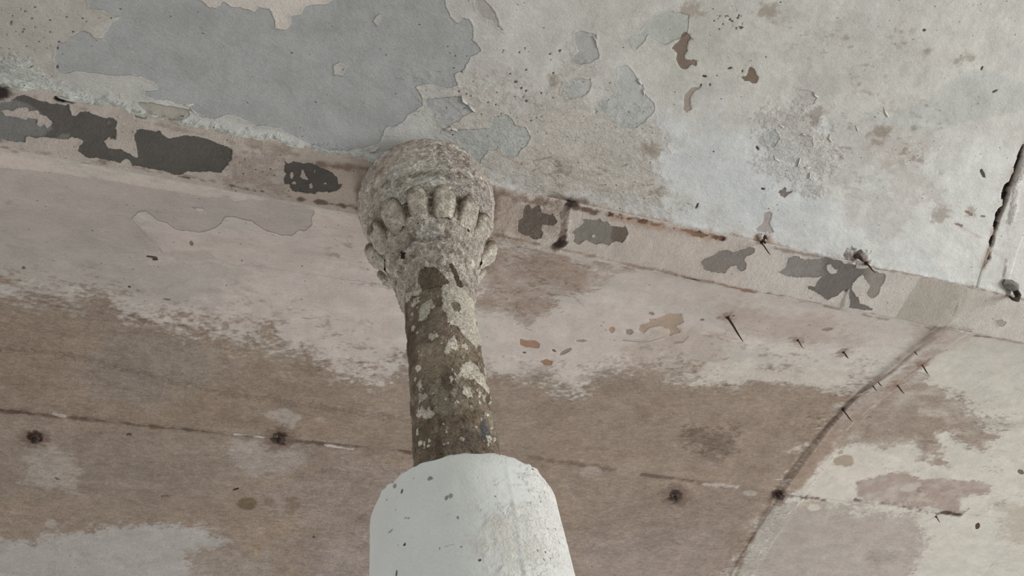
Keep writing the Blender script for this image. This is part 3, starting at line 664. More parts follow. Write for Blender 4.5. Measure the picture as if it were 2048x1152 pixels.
B.peel([(-100,560),(0,585),(75,570),(95,550),(140,548),(200,570),(290,595),(365,605),(395,600),(405,640),(415,665),(440,668),(455,648),(510,642),(560,665),(600,680),(650,680),(672,700),(665,740),(675,770),(665,803),(640,800),(625,787),(595,815),(625,850),(670,855),(700,865),(740,885),(780,905),(790,905),(790,850),(770,800),(780,765),(800,742),(920,755),(930,775),(970,798),(1060,778),(1180,795),(1260,830),(1340,862),(1335,920),(1300,965),(1270,995),(1150,990),(1080,985),(1060,1005),(1010,1005),(930,980),(850,965),(790,955),(765,955),(745,918),(715,918),(690,938),(560,910),(500,905),(450,870),(455,840),(480,808),(405,785),(395,800),(340,800),(280,790),(240,790),(200,795),(150,785),(140,820),(90,820),(40,810),(0,790),(-100,780)], (77,75,72), jag=.0012, **z1)
# a paler grey coat inside the bare patch
i = sdf_poly(B.P, at_beam([(x/2.88, y/2.88) for x, y in [(-100,560),(60,570),(160,600),(230,650),(300,740),(240,790),(150,785),(140,820),(-100,820)]]))
B.under += (col(104,105,104)-B.under)*sstep(i, -.006, .006)[:, None]
i = sdf_poly(B.P, at_beam([(x/2.88, y/2.88) for x, y in [(330,790),(360,770),(400,775),(410,800),(390,822),(340,815)]]))
B.under += (col(102,102,98)-B.under)*sstep(i, -.003, .003)[:, None]
B.keep([(10,640),(40,628),(65,645),(110,620),(150,620),(165,645),(215,635),(225,660),(265,670),(295,700),(305,715),(270,742),(255,720),(225,735),(210,715),(215,685),(160,680),(140,690),(90,675),(30,665)], jag=.0012, **z1)
B.spot(216,245,2.2,4,keep=True)
B.peel([(1640,928),(1665,940),(1690,930),(1740,940),(1800,940),(1840,965),(1880,978),(1920,1000),(1945,1030),(1950,1060),(1975,1060),(1960,1085),(1940,1100),(1870,1110),(1830,1105),(1815,1118),(1750,1110),(1690,1100),(1668,1080),(1670,1060),(1640,1062),(1633,1040),(1650,1000),(1635,990)], (76,74,70), jag=.001, **z1)
B.keep([(1740,975),(1760,1000),(1775,1035),(1745,1035),(1728,1015),(1738,990)], jag=.001, **z1)
B.spot(583,350,3,7,keep=True); B.spot(588,366,4,3,keep=True); B.spot(622,373,2.2,5,keep=True); B.spot(650,367,4,2,keep=True); B.spot(629,344,2,3,keep=True)
B.peel([(290,90),(310,85),(325,108),(360,88),(375,100),(380,130),(430,145),(450,135),(460,165),(470,185),(455,205),(430,205),(390,200),(380,225),(390,255),(380,280),(340,285),(310,265),(270,255),(248,240),(250,180),(275,160),(280,120)], (88,81,74), jag=.0012, **z6)
B.peel([(625,165),(700,175),(720,165),(730,185),(760,180),(780,205),(850,215),(865,205),(880,250),(865,280),(850,305),(810,295),(790,300),(770,320),(730,305),(690,315),(640,290),(620,300),(600,318),(565,300),(575,260),(560,245),(590,220),(620,195)], (106,103,98), jag=.0012, **z6)
i = sdf_poly(B.P, at_beam([(950+x/2.88, 380+y/2.88) for x, y in [(800,205),(890,200),(890,310),(800,310),(780,270)]]))
B.under += (col(88,80,72)-B.under)*sstep(i, -.006, .006)[:, None]
B.spot(950+682/2.88,380+268/2.88,4,4.5,keep=True,jag=.0005)
B.peel([(1300,415),(1320,395),(1370,380),(1400,355),(1450,345),(1490,360),(1540,345),(1580,330),(1612,335),(1610,360),(1570,380),(1545,400),(1565,425),(1560,455),(1530,468),(1510,455),(1505,435),(1480,435),(1450,460),(1440,480),(1390,475),(1320,460),(1310,435)], (108,104,100), jag=.0012, **z6)
B.scar([(1240,255),(1290,245),(1335,260),(1310,275),(1260,268)], (112,88,70), **z6)
B.peel([(600,475),(640,450),(655,390),(700,378),(750,405),(820,400),(870,385),(920,405),(960,410),(985,425),(1050,425),(1045,450),(1085,455),(1120,450),(1180,480),(1215,485),(1215,520),(1190,560),(1180,600),(1140,630),(1115,610),(1110,590),(1130,560),(1110,530),(1085,485),(1060,500),(1030,540),(1025,570),(1040,600),(1060,620),(1070,655),(1100,660),(1145,685),(1135,693),(1060,685),(1010,678),(1015,640),(1005,610),(1010,570),(970,580),(940,610),(880,632),(830,600),(800,580),(765,570),(775,555),(810,555),(830,520),(850,500),(740,505),(660,500)], (90,87,83), jag=.0014, **z5)
i = sdf_poly(B.P, at_beam([(1348+x/2.88, 380+y/2.88) for x, y in [(580,370),(860,380),(860,490),(820,510),(580,510)]]))
B.under += (col(112,109,106)-B.under)*sstep(i, -.02, .02)[:, None]
i = sdf_poly(B.P, at_beam([(1348+x/2.88, 380+y/2.88) for x, y in [(1110,440),(1230,470),(1230,640),(1110,640)]]))
B.under += (col(116,112,107)-B.under)*sstep(i, -.02, .02)[:, None]
B.keep([(880,430),(900,425),(915,450),(940,460),(935,480),(900,485),(880,460)], jag=.001, **z5)
B.peel([(1850,755),(1885,745),(1915,765),(1900,785),(1870,785)], (128,126,120), jag=.0012, **z5)
# crusted band across the beam
B.stroke([(1141,405),(1132,430),(1130,460),(1118,495)], (112,98,90), .014, op=.75, amp=.014, soft=.008, gap=-.3, gscale=.05, depth=-.002, rough=1.5)
B.stroke([(1131,462),(1118,497)], (60,48,42), .008, op=.9, amp=.01, soft=.005); B.stroke([(1143,402),(1138,418)], (50,38,32), .007, op=.9, amp=.008, soft=.004)
B.stroke([(1712,528),(1700,560),(1690,590),(1681,617)], (96,90,84), .006, op=.6, amp=.008, soft=.005); B.stroke([(1700,565),(1692,582)], (44,34,28), .005, op=.9, amp=.005, soft=.003)
B.stroke([(1916,605),(1911,620),(1906,632)], (100,90,82), .002, op=.8, amp=.002, soft=.002, depth=.001)
# dirt along the edges
B.blob(1120,488,19,10,(38,29,24),w=.006,amp=.010,scale=.03,op=.95,ang=-.3); B.blob(1143,409,13,6,(36,28,24),w=.005,amp=.006,scale=.03,op=.95)
B.stroke([(1200,424),(1260,438),(1340,455),(1460,481)], (38,26,20), .0042, op=1, amp=.008, soft=.0015, gap=.02, gscale=.016, depth=.002)
B.stroke([(1350,550),(1400,563)], (44,32,26), .004, op=.95, amp=.004, soft=.002, gap=-.1); B.stroke([(1440,570),(1500,582)], (110,76,54), .006, op=.7, amp=.006, soft=.003)
B.stroke([(340,349),(520,382),(600,397)], (60,46,38), .0025, op=.9, amp=.004, soft=.0015, gap=.1, gscale=.03)
B.stroke([(600,398),(725,418)], (72,54,44), .005, op=.8, amp=.008, soft=.003, gap=0, gscale=.03)
B.stroke([(0,178),(230,232),(500,290),(740,337)], (106,92,82), .003, op=.45, amp=.008, soft=.004, gap=.1)
B.stroke([(112,197),(142,203)], (24,18,16), .006, op=1, amp=.003, soft=.0015, depth=.004); B.stroke([(272,231),(290,235)], (24,18,16), .004, op=1, amp=.003, soft=.0015, depth=.004)
B.stroke([(0,294),(340,346),(720,414)], (96,80,68), .004, op=.7, amp=.007, soft=.004, gap=.05)
B.stroke([(505,285),(545,292),(570,300)], (126,116,104), .014, op=.6, amp=.01, soft=.01)
B.stroke([(640,330),(735,338)], (90,70,56), .008, op=.7, amp=.008, soft=.008, gap=0)
B.stroke([(985,395),(1060,405),(1140,412)], (100,84,72), .014, op=.7, amp=.014, soft=.012, gap=-.1)
B.stroke([(1150,415),(1340,455),(1460,480)], (70,50,38), .005, op=.85, amp=.008, soft=.004, gap=.05, gscale=.03)
B.stroke([(1230,436),(1440,478)], (130,100,80), .012, op=.5, amp=.01, soft=.01)
B.stroke([(1540,495),(1850,553),(2060,602)], (108,96,88), .004, op=.7, amp=.006, soft=.004, gap=0)
B.stroke([(1832,547),(1850,552)], (96,62,44), .006, op=.8); B.stroke([(985,468),(1400,560),(1860,655),(2060,690)], (112,92,78), .004, op=.75, amp=.007, soft=.005, gap=0)
B.stroke([(718,340),(722,420)], (110,92,80), .010, op=.6, amp=.01, soft=.012); B.stroke([(985,395),(975,470)], (104,86,74), .016, op=.8, amp=.012, soft=.014)
B.blob(-5,188,32,14,(30,23,19),w=.01,amp=.012,scale=.03,op=.97,ang=.3); B.blob(-4,256,16,24,(46,42,34),w=.01,amp=.014,scale=.03,op=.9)
B.blob(0,298,18,4,(120,76,52),w=.006,amp=.006,op=.8)
B.sa = np.where((sdf_poly(B.P, at_beam([(-60,160),(28,178),(22,204),(-60,210)])) > 0), -.02, B.sa)
B.h += 0.0015*sstep(B.sa, -0.002, 0.002)+0.0008*fbm(B.P, 0.05, 15, 3)
#END_PAINT_BEAM
beam = thing('beam', 'flat iron ceiling beam, flaking white paint with dark grey bare patches', 'beam', (1.5, 1.04, CAMZ+H), kind='thing')
nu, nv = len(u), len(v)
edge = np.minimum(PB[:, 1]-v[0], v[-1]-PB[:, 1])
zb = H-0.006+B.h+0.004*(1-sstep(edge, 0, 0.004))
split_link('flange', np.stack([PB[:, 0], PB[:, 1], zb+CAMZ], 1), nu, nv, M_beam, beam, surf_attrs(B, slice(None)), [('bare_patch', (B.sa > 0) | (B.sb > 0), 30)], flip=True, piece_parent=beam)
def box(x0, x1, y0, y1, z0, z1):
    v = [(x, y, z) for x in (x0, x1) for y in (y0, y1) for z in (z0, z1)]
    f = [(0,1,3,2),(4,6,7,5),(0,4,5,1),(2,3,7,6),(0,2,6,4),(1,5,7,3)]
    return v, f
v_, f_ = box(U0, U1, VB0-.004, VB1+.004, CAMZ+H+.012, CAMZ+H+.028); link_mesh('flange_plate', v_, f_, M_iron, beam, smooth=False)
v_, f_ = box(U0, U1, 1.034, 1.046, CAMZ+H+.028, CAMZ+H+.30); link_mesh('web', v_, f_, M_iron, beam, smooth=False)

# ------------------------------------------------------------------ iron column
column = thing('column', 'round iron column with leaf capital, bare flaking shaft and thick white casing, holding the beam', 'column', (AX[0], AX[1], 0), kind='thing')
def revolve(what, z0, z1, nth, dz, dispf, base, under, deep, paint, mat, name, parent, rough=0.3):
    zz = np.linspace(z0, z1, max(2, int((z1-z0)/dz)+1)); th = np.linspace(-np.pi, np.pi, nth+1)[:-1]
    # denser on the near side by nature of nth; periodic coordinate
    T, Z = np.meshgrid(th, zz, indexing='ij'); T = T.ravel(); Z = Z.ravel()
    P = np.stack([T*RM[what], Z], 1)
    X = Surf(P, at_col(what), base, rough=rough, under=under, deep=deep)
    # seamless noise: fold the angle
    Q = np.stack([np.abs(T)*RM[what]+0.31*np.sign(T)*0, Z], 1)
    X.Q = Q; paint(X)
    r = rcol(Z, what)+dispf(X, T, Z)-X.h
    V = np.stack([AX[0]+r*np.cos(T+AZ0), AX[1]+r*np.sin(T+AZ0), Z+CAMZ], 1)
    if name == 'shaft':
        isl = (X.sa <= 0) & (Z < 1.50) & (np.abs(T) < 1.25)
        return split_link(name, V, nth, len(zz), mat, parent, surf_attrs(X, slice(None)), [('paint_flake', isl, 60)], wrap=True), X
    return link_mesh(name, V, grid_faces(nth, len(zz), wrap=True), mat, parent, attrs=surf_attrs(X, slice(None))), X

zs7 = dict(o=(700,550), sc=2.88); zs6 = dict(o=(660,250), sc=2.88)
def paint_shaft(X):
    n = fbm(X.Q, 0.06, 3, 5); n2 = fbm(X.Q, 0.02, 8, 4, (0.7, 1.5))
    X.base[:] = col(172,166,153)*(1+0.10*n+0.08*n2)[:, None]
    X.under[:] = col(112,102,87)*(1+0.22*n+0.16*n2)[:, None]
    t = sstep(fbm(X.Q, 0.10, 33, 5), -.1, .5)[:, None]
    X.under += (col(82,70,56)-X.under)*t*0.75
    t = sstep(fbm(X.Q, 0.035, 37, 4), .15, .5)[:, None]
    X.under += (col(124,115,100)-X.under)*t*0.55
    X.rough[:] = 0.55; X.speck[:] = 0.12
    X.sa[:] = -0.004+0.010*fbm(X.Q, 0.045, 43, 4)     # sides out of sight: patchy
    z = X.P[:, 1]; front = np.abs(X.P[:, 0]) < 0.115
    low = sstep(z, 1.62, 1.52)
    X.sa = np.where(front, -0.05, X.sa+0.012*low)
    # the bare shaft, then islands of paint left on it
    X.peel([(300,170),(330,140),(400,120),(415,95),(385,70),(385,20),(420,-10),(470,-10),(530,0),(555,20),(575,50),(535,60),(530,130),(530,200),(560,215),(570,290),(620,300),(640,340),(700,400),(760,410),(800,500),(1000,1700),(200,1800)], (99,89,76), jag=.0, **zs7)
    w_ = np.nonzero(X.sa > 0)[0]
    X.under[w_] = (col(114,103,88)*(1+0.20*n[w_]+0.18*n2[w_])[:, None])
    t = sstep(fbm(X.Q[w_], 0.10, 33, 5), -.1, .5)[:, None]; X.under[w_] += (col(92,78,62)-X.under[w_])*t*0.6
    t = sstep(fbm(X.Q[w_], 0.035, 37, 4), .15, .5)[:, None]; X.under[w_] += (col(128,119,104)-X.under[w_])*t*0.55
    for p in ([(400,200),(430,160),(470,140),(495,190),(465,200),(450,240),(430,270),(395,275)], [(445,350),(475,335),(510,360),(470,385)],
              [(530,60),(560,50),(580,100),(640,120),(700,180),(720,250),(735,330),(745,400),(720,420),(680,380),(640,290),(620,250),(600,290),(560,280),(560,230),(530,200)],
              [(600,345),(615,390),(620,430),(590,420),(575,440),(555,465),(545,440),(570,380)], [(640,395),(680,405),(680,435),(640,425)],
              [(670,500),(690,490),(720,520),(745,560),(770,600),(790,650),(770,660),(740,630),(700,600),(670,600),(640,580),(610,600),(630,560),(640,520)],
              [(650,650),(690,645),(705,700),(680,710),(645,690)], [(385,800),(410,770),(440,780),(455,745),(470,780),(495,795),(470,830),(435,835),(420,810),(390,825)],
              [(400,700),(450,675),(455,700),(430,730),(395,740)], [(610,950),(625,935),(630,910),(645,930),(660,945),(655,952)],
              [(740,560),(775,600),(800,680),(790,690),(760,640)], [(600,600),(580,580),(575,620)], [(700,740),(712,760),(705,775)]):
        X.keep(p, jag=.0015, **zs7)
    X.peel([(580,170),(610,160),(640,200),(625,220),(590,205)], (112,102,88), **zs7)
    X.peel([(600,0),(625,5),(650,60),(640,85),(615,50)], (70,60,50), **zs7)
    for k in range(70):
        y = random.uniform(60, 1000); x = random.uniform(340+.05*y, 700+.13*y); r1 = random.uniform(2, 7)
        X.spot(700+x/2.88, 550+y/2.88, r1/2.88*random.uniform(.6, 1.4), r1/2.88*random.uniform(.8, 2), keep=True)
    sc2 = sstep(fbm(X.Q, .05, 131, 5, (.5, 2.2), .8), .25, .5)[:, None]; X.under += (col(70,58,46)-X.under)*sc2*.6
    sc3 = sstep(fbm(X.Q, .04, 133, 5, (.6, 1.6), .85), .35, .55)[:, None]; X.under += (col(146,138,122)-X.under)*sc3*.6
    # scaly remains at both edges
    for k in range(46):
        s_ = random.choice((-1, 1)); y = random.uniform(20, 1000)
        e = 330+0.045*y if s_ < 0 else 700+0.15*y
        x = e+s_*random.uniform(-60, -4); r1 = random.uniform(5, 16)
        px = (700+x/2.88, 550+y/2.88)
        X.spot(px[0], px[1], r1/2.88*0.8, r1/2.88*1.7, keep=True)
    def tint(p, c, w, op):
        d = sdf_poly(X.P, X.map([(700+x/2.88, 550+y/2.88) for x, y in p]))+.006*fbm(X.P, .03, 99, 4)
        X.under[:] += (col(*c)-X.under)*(sstep(d, -w, w)*op)[:, None]
    tint([(745,840),(790,850),(815,930),(800,960),(745,940)], (72,73,74), .005, .85)
    tint([(540,870),(700,860),(740,950),(720,1010),(520,1010)], (98,89,78), .012, .8)
    tint([(550,890),(620,880),(620,940),(560,940)], (120,108,90), .01, .6)
    tint([(500,680),(560,680),(580,800),(520,830)], (128,124,110), .012, .6)
    tint([(330,300),(370,300),(385,500),(350,560),(330,500)], (72,60,48), .008, .6)
    tint([(360,860),(480,840),(470,1010),(370,1050)], (84,72,58), .012, .7)
    tint([(380,560),(560,420),(640,480),(600,560),(420,640)], (118,108,92), .015, .6)
def disp_shaft(X, T, Z):
    return 0.0016*fbm(X.Q, 0.04, 55, 4)+0.0022*fbm(X.Q, 0.014, 56, 4, (1, 1), .75)+0.0016*(1-sstep(X.sa, -.001, .001))*(np.abs(fbm(X.Q, 0.012, 57, 3)))+0.0014*(1-sstep(X.sa, -.002, .002))
shaft, _ = revolve('shaft', 0.6, 1.585, 300, 0.0026, disp_shaft, (150,145,135), (99,89,76), (80,70,60), paint_shaft, M_col, 'shaft', column)

NL = 13
LEAF_ANG = [((k+0.5)*2*np.pi/NL+.07+.04*math.sin(k*2.3)+np.pi) % (2*np.pi)-np.pi for k in range(NL)]
def paint_capital(X):
    n = fbm(X.Q, 0.07, 3, 5); n2 = fbm(X.Q, 0.02, 8, 4)
    X.base[:] = col(176,168,157)*(1+0.07*n+0.08*n2)[:, None]; X.rough[:] = 0.9; X.speck[:] = 0.32
    top = sstep(X.P[:, 1], 2.02, 2.10)
    X.base += (col(160,150,141)-X.base)*(0.5*top)[:, None]; X.rough -= 0.35*top
    X.soft([(735,400),(740,340),(780,300),(850,290),(900,300),(860,330),(790,350),(760,400)], (160,149,139), w=.02, amp=.02, op=.7, rough=.4, speck=.06)
    X.soft([(770,350),(900,330),(930,370),(900,420),(780,420),(755,400)], (184,182,172), w=.02, amp=.02, op=.85)
    X.soft([(890,300),(950,330),(985,400),(960,460),(920,400)], (178,168,160), w=.02, amp=.02, op=.85, rough=1.8, speck=.6)
    X.soft([(720,420),(760,420),(790,520),(760,500)], (148,136,126), w=.02, amp=.02, op=.7, speck=.3)
    nn = sstep(fbm(X.Q, 0.03, 71, 4), .35, .7)
    X.base += (col(104,90,76)-X.base)*(nn*0.6)[:, None]
    vein = 1-sstep(np.abs(fbm(X.Q, .03, 91, 3)), .0, .10); X.base += (col(88,74,62)-X.base)*(vein*.45)[:, None]; X.h += .0015*vein
    # crevice shade behind the leaves and in the rings, painted into the colour
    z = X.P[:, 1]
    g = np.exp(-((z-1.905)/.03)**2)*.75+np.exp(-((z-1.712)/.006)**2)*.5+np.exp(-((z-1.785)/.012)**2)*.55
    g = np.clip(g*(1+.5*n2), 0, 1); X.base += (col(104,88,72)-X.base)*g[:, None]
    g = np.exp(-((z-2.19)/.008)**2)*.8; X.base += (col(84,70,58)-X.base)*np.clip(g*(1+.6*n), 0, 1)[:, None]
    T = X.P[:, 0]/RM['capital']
    for a in LEAF_ANG:  # painted ring of crevice shade round each leaf outline
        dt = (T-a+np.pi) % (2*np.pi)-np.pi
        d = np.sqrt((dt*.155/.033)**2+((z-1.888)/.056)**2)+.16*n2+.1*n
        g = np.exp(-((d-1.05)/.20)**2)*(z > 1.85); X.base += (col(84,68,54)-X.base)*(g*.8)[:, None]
    wh = sstep(fbm(X.Q, .025, 95, 5, (1, 1), .75), .15, .45)*sstep(z, 1.66, 1.72); X.base += (col(192,190,182)-X.base)*(wh*.8)[:, None]
    X.sa[:] = -0.02
    X.peel([(505,900),(530,830),(600,825),(640,850),(690,910),(650,940),(650,1100),(430,1120),(430,1030),(470,1010),(520,990),(530,960)], (102,91,76), **zs6)
    X.peel([(680,800),(730,820),(765,930),(740,940),(710,870)], (80,68,56), **zs6)
    X.scar([(410,735),(440,735),(435,780),(412,780)], (34,28,24), **zs6)
def disp_cap(X, T, Z):
    a = sstep(Z, 2.19, 2.15)
    return (0.0050*fbm(X.Q, 0.045, 55, 5, (1, 1), .7)+0.0022*fbm(X.Q, 0.011, 57, 3))*np.where(Z > 2.185, 0.3, 1)*(.15+.85*sstep(Z, 1.585, 1.64))-.0008*sstep(Z, 1.60, 1.578)
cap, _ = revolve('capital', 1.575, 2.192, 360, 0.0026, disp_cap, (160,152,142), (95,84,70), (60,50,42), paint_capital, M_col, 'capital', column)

def paint_casing(X):
    X.base[:] = col(175,178,174)*(1+0.02*fbm(X.Q, .12, 5, 5))[:, None]; X.rough[:] = .18; X.speck[:] = .012
    X.soft([(1060,930),(1110,1000),(1140,1060),(1170,1160),(1060,1160),(1020,1080)], (184,183,179), w=.03, amp=.02, op=.8, rough=1.4, speck=.22)
    X.soft([(970,1030),(1060,1040),(1060,1120),(980,1110)], (170,168,160), w=.02, amp=.02, op=.7, rough=.7, speck=.08)
    X.soft([(900,900),(1060,915),(1080,950),(980,930)], (168,170,167), w=.01, amp=.01, op=.5, speck=.1, rough=.6)
    X.stroke([(1012,936),(1026,1000),(1036,1070),(1052,1160)], (160,164,163), .003, op=.6, depth=-.0012, amp=.001, soft=.003)
    for x, y, rx, ry, a, c in ((860,958,6,4,-.5,(118,118,114)),(893,996,4,5,.5,(120,120,116)),(901,992,4,4,0,(126,126,122)),(790,972,4,5,.2,(128,122,114)),(804,983,1.6,5,.2,(74,70,66)),(774,1000,2,2.5,0,(96,90,86)),
        (955,956,2.4,1.6,0,(92,88,84)),(898,1028,6,1.2,-.4,(120,118,114)),(781,1063,8,1.6,-.6,(132,132,128)),(815,1036,5,1.8,-.2,(104,100,96)),(898,1092,12,1.4,-.25,(134,134,130)),(880,1097,1.6,3,0,(92,88,84)),
        (793,1148,3,8,.1,(84,80,76)),(989,993,1.6,1.6,0,(80,76,72)),(1066,938,3,2,0,(80,70,60)),(1095,963,3,2,.4,(90,80,72)),(785,963,2.5,3.5,0,(66,56,48))):
        X.scar([(x+rx*math.cos(t)*math.cos(a)-ry*math.sin(t)*math.sin(a), y+rx*math.cos(t)*math.sin(a)+ry*math.sin(t)*math.cos(a)) for t in np.linspace(0, 5.6, 9)], c, jag=.0006)
    # rim: bare brown mortar edge where it crumbled
    z = X.P[:, 1]; e = CAS_TOP-z+.003*fbm(X.Q, .02, 9, 3)
    m = sstep(e, .004, .0015)*sstep(fbm(X.Q, .09, 77, 3), -.1, .35)
    X.base += (col(104,90,76)-X.base)*(m*.9)[:, None]
    X.under[:] = col(120,112,100)
def disp_cas(X, T, Z):
    e = CAS_TOP-Z
    d = 0.0012*fbm(X.Q, 0.09, 55, 4)+0.0009*fbm(X.Q, .02, 59, 3)*sstep(X.rough, .3, 1.2)
    d -= 0.0045*sstep(e, .010, 0)*(1+.9*fbm(X.Q, .03, 61, 3))
    return d
cas, XS = revolve('casing', -CAMZ, CAS_TOP, 300, 0.004, disp_cas, (168,172,169), (120,112,100), (90,84,78), paint_casing, M_cas, 'casing', column)
# sloping mortar shoulder that closes the casing against the shaft
th = np.linspace(-np.pi, np.pi, 121)[:-1]; rr = np.linspace(0.1605, 0.080, 12)
T, R_ = np.meshgrid(th, rr, indexing='ij'); T = T.ravel(); R_ = R_.ravel()
Q = np.stack([R_*np.cos(T), R_*np.sin(T)], 1)
Zt = CAS_TOP-.001+0.003*fbm(Q, .05, 3, 4)*sstep(R_, .160, .150)+0.010*sstep(R_, .13, .085)
link_mesh('mortar_cap', np.stack([AX[0]+R_*np.cos(T+AZ0), AX[1]+R_*np.sin(T+AZ0), Zt+CAMZ], 1), grid_faces(120, 12, wrap=True, flip=False), M_conc, cas)

# leaves of the capital, all around
def leaf_mesh(ang, seed):
    rng = np.random.RandomState(seed)
    path = [(.124,1.836,.022,.005),(.130,1.848,.027,.011),(.138,1.864,.030,.017),(.147,1.882,.031,.019),(.156,1.901,.0315,.020),(.164,1.917,.030,.018),(.170,1.925,.027,.015),(.173,1.922,.021,.011),(.172,1.915,.012,.006)]
    path = np.array(path); t = np.linspace(0, len(path)-1, 34)
    pr = [np.interp(t, range(len(path)), path[:, k]) for k in range(4)]
    r, z, hw, tk = pr
    r = r+rng.uniform(-.003, .003); z = z+rng.uniform(-.006, .006)*np.linspace(0, 1, 34); hw = hw*rng.uniform(.92, 1.05)
    dr = np.gradient(r); dz = np.gradient(z); L = np.hypot(dr, dz)+1e-9; nr, nz = dz/L, -dr/L     # outward normal
    m = 28; a = np.linspace(0, 2*np.pi, m+1)[:-1]
    ca = np.sign(np.cos(a))*np.abs(np.cos(a))**.8; sa_ = np.sign(np.sin(a))*np.abs(np.sin(a))**.8
    W = hw[:, None]*ca; D = tk[:, None]*sa_-0.0035*np.exp(-(ca/.22)**2)*(sa_ > 0)*np.sin(np.linspace(0, np.pi, 34))[:, None]
    rad = r[:, None]+D*nr[:, None]; zz = z[:, None]+D*nz[:, None]
    A = ang+W/np.maximum(rad, .05)
    P2 = np.stack([(A*.13).ravel(), zz.ravel()], 1)
    dd = (0.0060*fbm(P2, .03, seed, 4)+0.0028*fbm(P2, .007, seed+9, 3)).reshape(rad.shape); rad = rad+dd*(sa_ > -.4)
    x = AX[0]+rad*np.cos(A+AZ0); y = AX[1]+rad*np.sin(A+AZ0)
    V = np.stack([x.ravel(), y.ravel(), zz.ravel()+CAMZ], 1)
    n = len(t)
    idx = lambda i, j: i*m+(j % m)
    f = [(idx(i, j), idx(i, j+1), idx(i+1, j+1), idx(i+1, j)) for i in range(n-1) for j in range(m)]
    # close tip with a centre vertex as quads
    c = len(V); V = np.concatenate([V, V[-m:].mean(0)[None]])
    f += [(idx(n-1, j), idx(n-1, j+1), idx(n-1, j+2), c) for j in range(0, m, 2)]
    N = len(V); Pq = np.concatenate([P2, P2[-1:]])
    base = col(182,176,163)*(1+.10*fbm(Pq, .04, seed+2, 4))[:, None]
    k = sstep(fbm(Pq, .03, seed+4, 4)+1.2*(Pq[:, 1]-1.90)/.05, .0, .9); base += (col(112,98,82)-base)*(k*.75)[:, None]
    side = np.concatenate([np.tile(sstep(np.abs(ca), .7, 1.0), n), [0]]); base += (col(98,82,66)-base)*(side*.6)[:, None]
    at = dict(base=base, under=np.tile(col(95,84,70), (N, 1)), deep=np.tile(col(46,38,32), (N, 1)), sa=np.full(N, -.02), sb=np.full(N, -.02), speck=np.full(N, .14), rough=np.full(N, .9))
    return V, np.array(f), at
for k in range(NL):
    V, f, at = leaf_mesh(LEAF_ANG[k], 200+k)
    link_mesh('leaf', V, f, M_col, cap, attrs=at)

# ------------------------------------------------------------------ lifted paint flakes
def world_pt(px, py, drop=0.0, onbeam=False):
    q = (at_beam if onbeam else at_ceiling)([(px, py)])[0]
    z = (H-0.006) if onbeam else float(zs(q[1]))
    return Vector((q[0], q[1], z+CAMZ-drop))
panels = sorted((o for o in bpy.data.objects if o.name.startswith('ceiling_panel')), key=lambda o: o.name)
def panel_for(p):
    for o, c in zip(panels, cuts):
        if c[0] <= p.x <= c[1] and c[2] <= p.y <= c[3]: return o
    return panels[0]
def flake(pts, width, curl):
    """a strip of paint hinged along pts and curling down off the plate"""
    W = [world_pt(*p, drop=.0008) for p in pts]; n = len(W); V = []; m = 5
    for i, p in enumerate(W):
        t = (W[min(i+1, n-1)]-W[max(i-1, 0)]).normalized(); s = Vector((-t.y, t.x, 0)).normalized()
        wd = width*math.sin(math.pi*(i+.6)/(n+.2))
        for j in range(m):
            a = j/(m-1)*curl; r = wd/max(curl, .1)
            V.append(p+s*r*math.sin(a)-Vector((0, 0, r*(1-math.cos(a)))))
    N = len(V); V += [v+Vector((0, 0, .0012)) for v in V]
    f = []
    for i in range(n-1):
        for j in range(m-1):
            a, b, c, d = i*m+j, (i+1)*m+j, (i+1)*m+j+1, i*m+j+1
            f += [(a, d, c, b), (a+N, b+N, c+N, d+N)]
        a, b = i*m+m-1, (i+1)*m+m-1; f.append((a, a+N, b+N, b)); a, b = i*m, (i+1)*m; f.append((a, b, b+N, a+N))
    for i0 in (0, n-1):
        for j in range(m-1):
            a, b = i0*m+j, i0*m+j+1; f.append((a, a+N, b+N, b) if i0 == 0 else (a, b, b+N, a+N))
    link_mesh('paint_flake', [tuple(v) for v in V], f, M_flake, panel_for(W[0]))
for pts, wd, cu in (([(925,190),(929,200),(936,207)], .010, 1.3), ([(937,208),(944,214),(951,223)], .008, 1.2), ([(890,256),(897,256),(903,253)], .010, 1.2), ([(902,249),(907,256),(915,259)], .008, 1.),
    ([(738,301),(748,297),(757,291)], .010, 1.3), ([(1275,157),(1281,160),(1285,168)], .009, 1.1), ([(1286,178),(1290,183),(1290,190)], .007, 1.), ([(1768,212),(1773,222),(1778,233)], .009, 1.2),
    ([(1601,316),(1600,325),(1596,334)], .009, 1.2), ([(1609,333),(1615,334),(1621,334)], .007, 1.), ([(1548,309),(1553,316),(1561,321)], .008, 1.1), ([(1678,165),(1679,178),(1676,190)], .006, 1.1),
    ([(1628,184),(1632,189),(1637,194)], .007, 1.), ([(1621,345),(1622,352),(1619,358)], .007, 1.), ([(1556,252),(1562,249),(1568,254)], .006, .9), ([(1712,250),(1716,256),(1717,262)], .006, 1.),
    ([(1601,270),(1607,266),(1612,269)], .006, 1.), ([(1663,268),(1660,276),(1666,284)], .006, 1.), ([(366,207),(376,209),(387,207)], .007, 1.), ([(380,214),(392,225),(410,234)], .006, 1.),
    ([(134,143),(141,151),(149,154)], .006, 1.), ([(12,409),(18,406),(25,405)], .006, 1.), ([(1245,680),(1300,684),(1330,676)], .004, .8), ([(1348,686),(1366,684),(1377,673)], .005, 1.),
    ([(1186,72),(1194,80),(1196,96)], .005, 1.), ([(290,202),(305,205),(316,196)], .004, .9)):
    flake(pts, wd, cu)

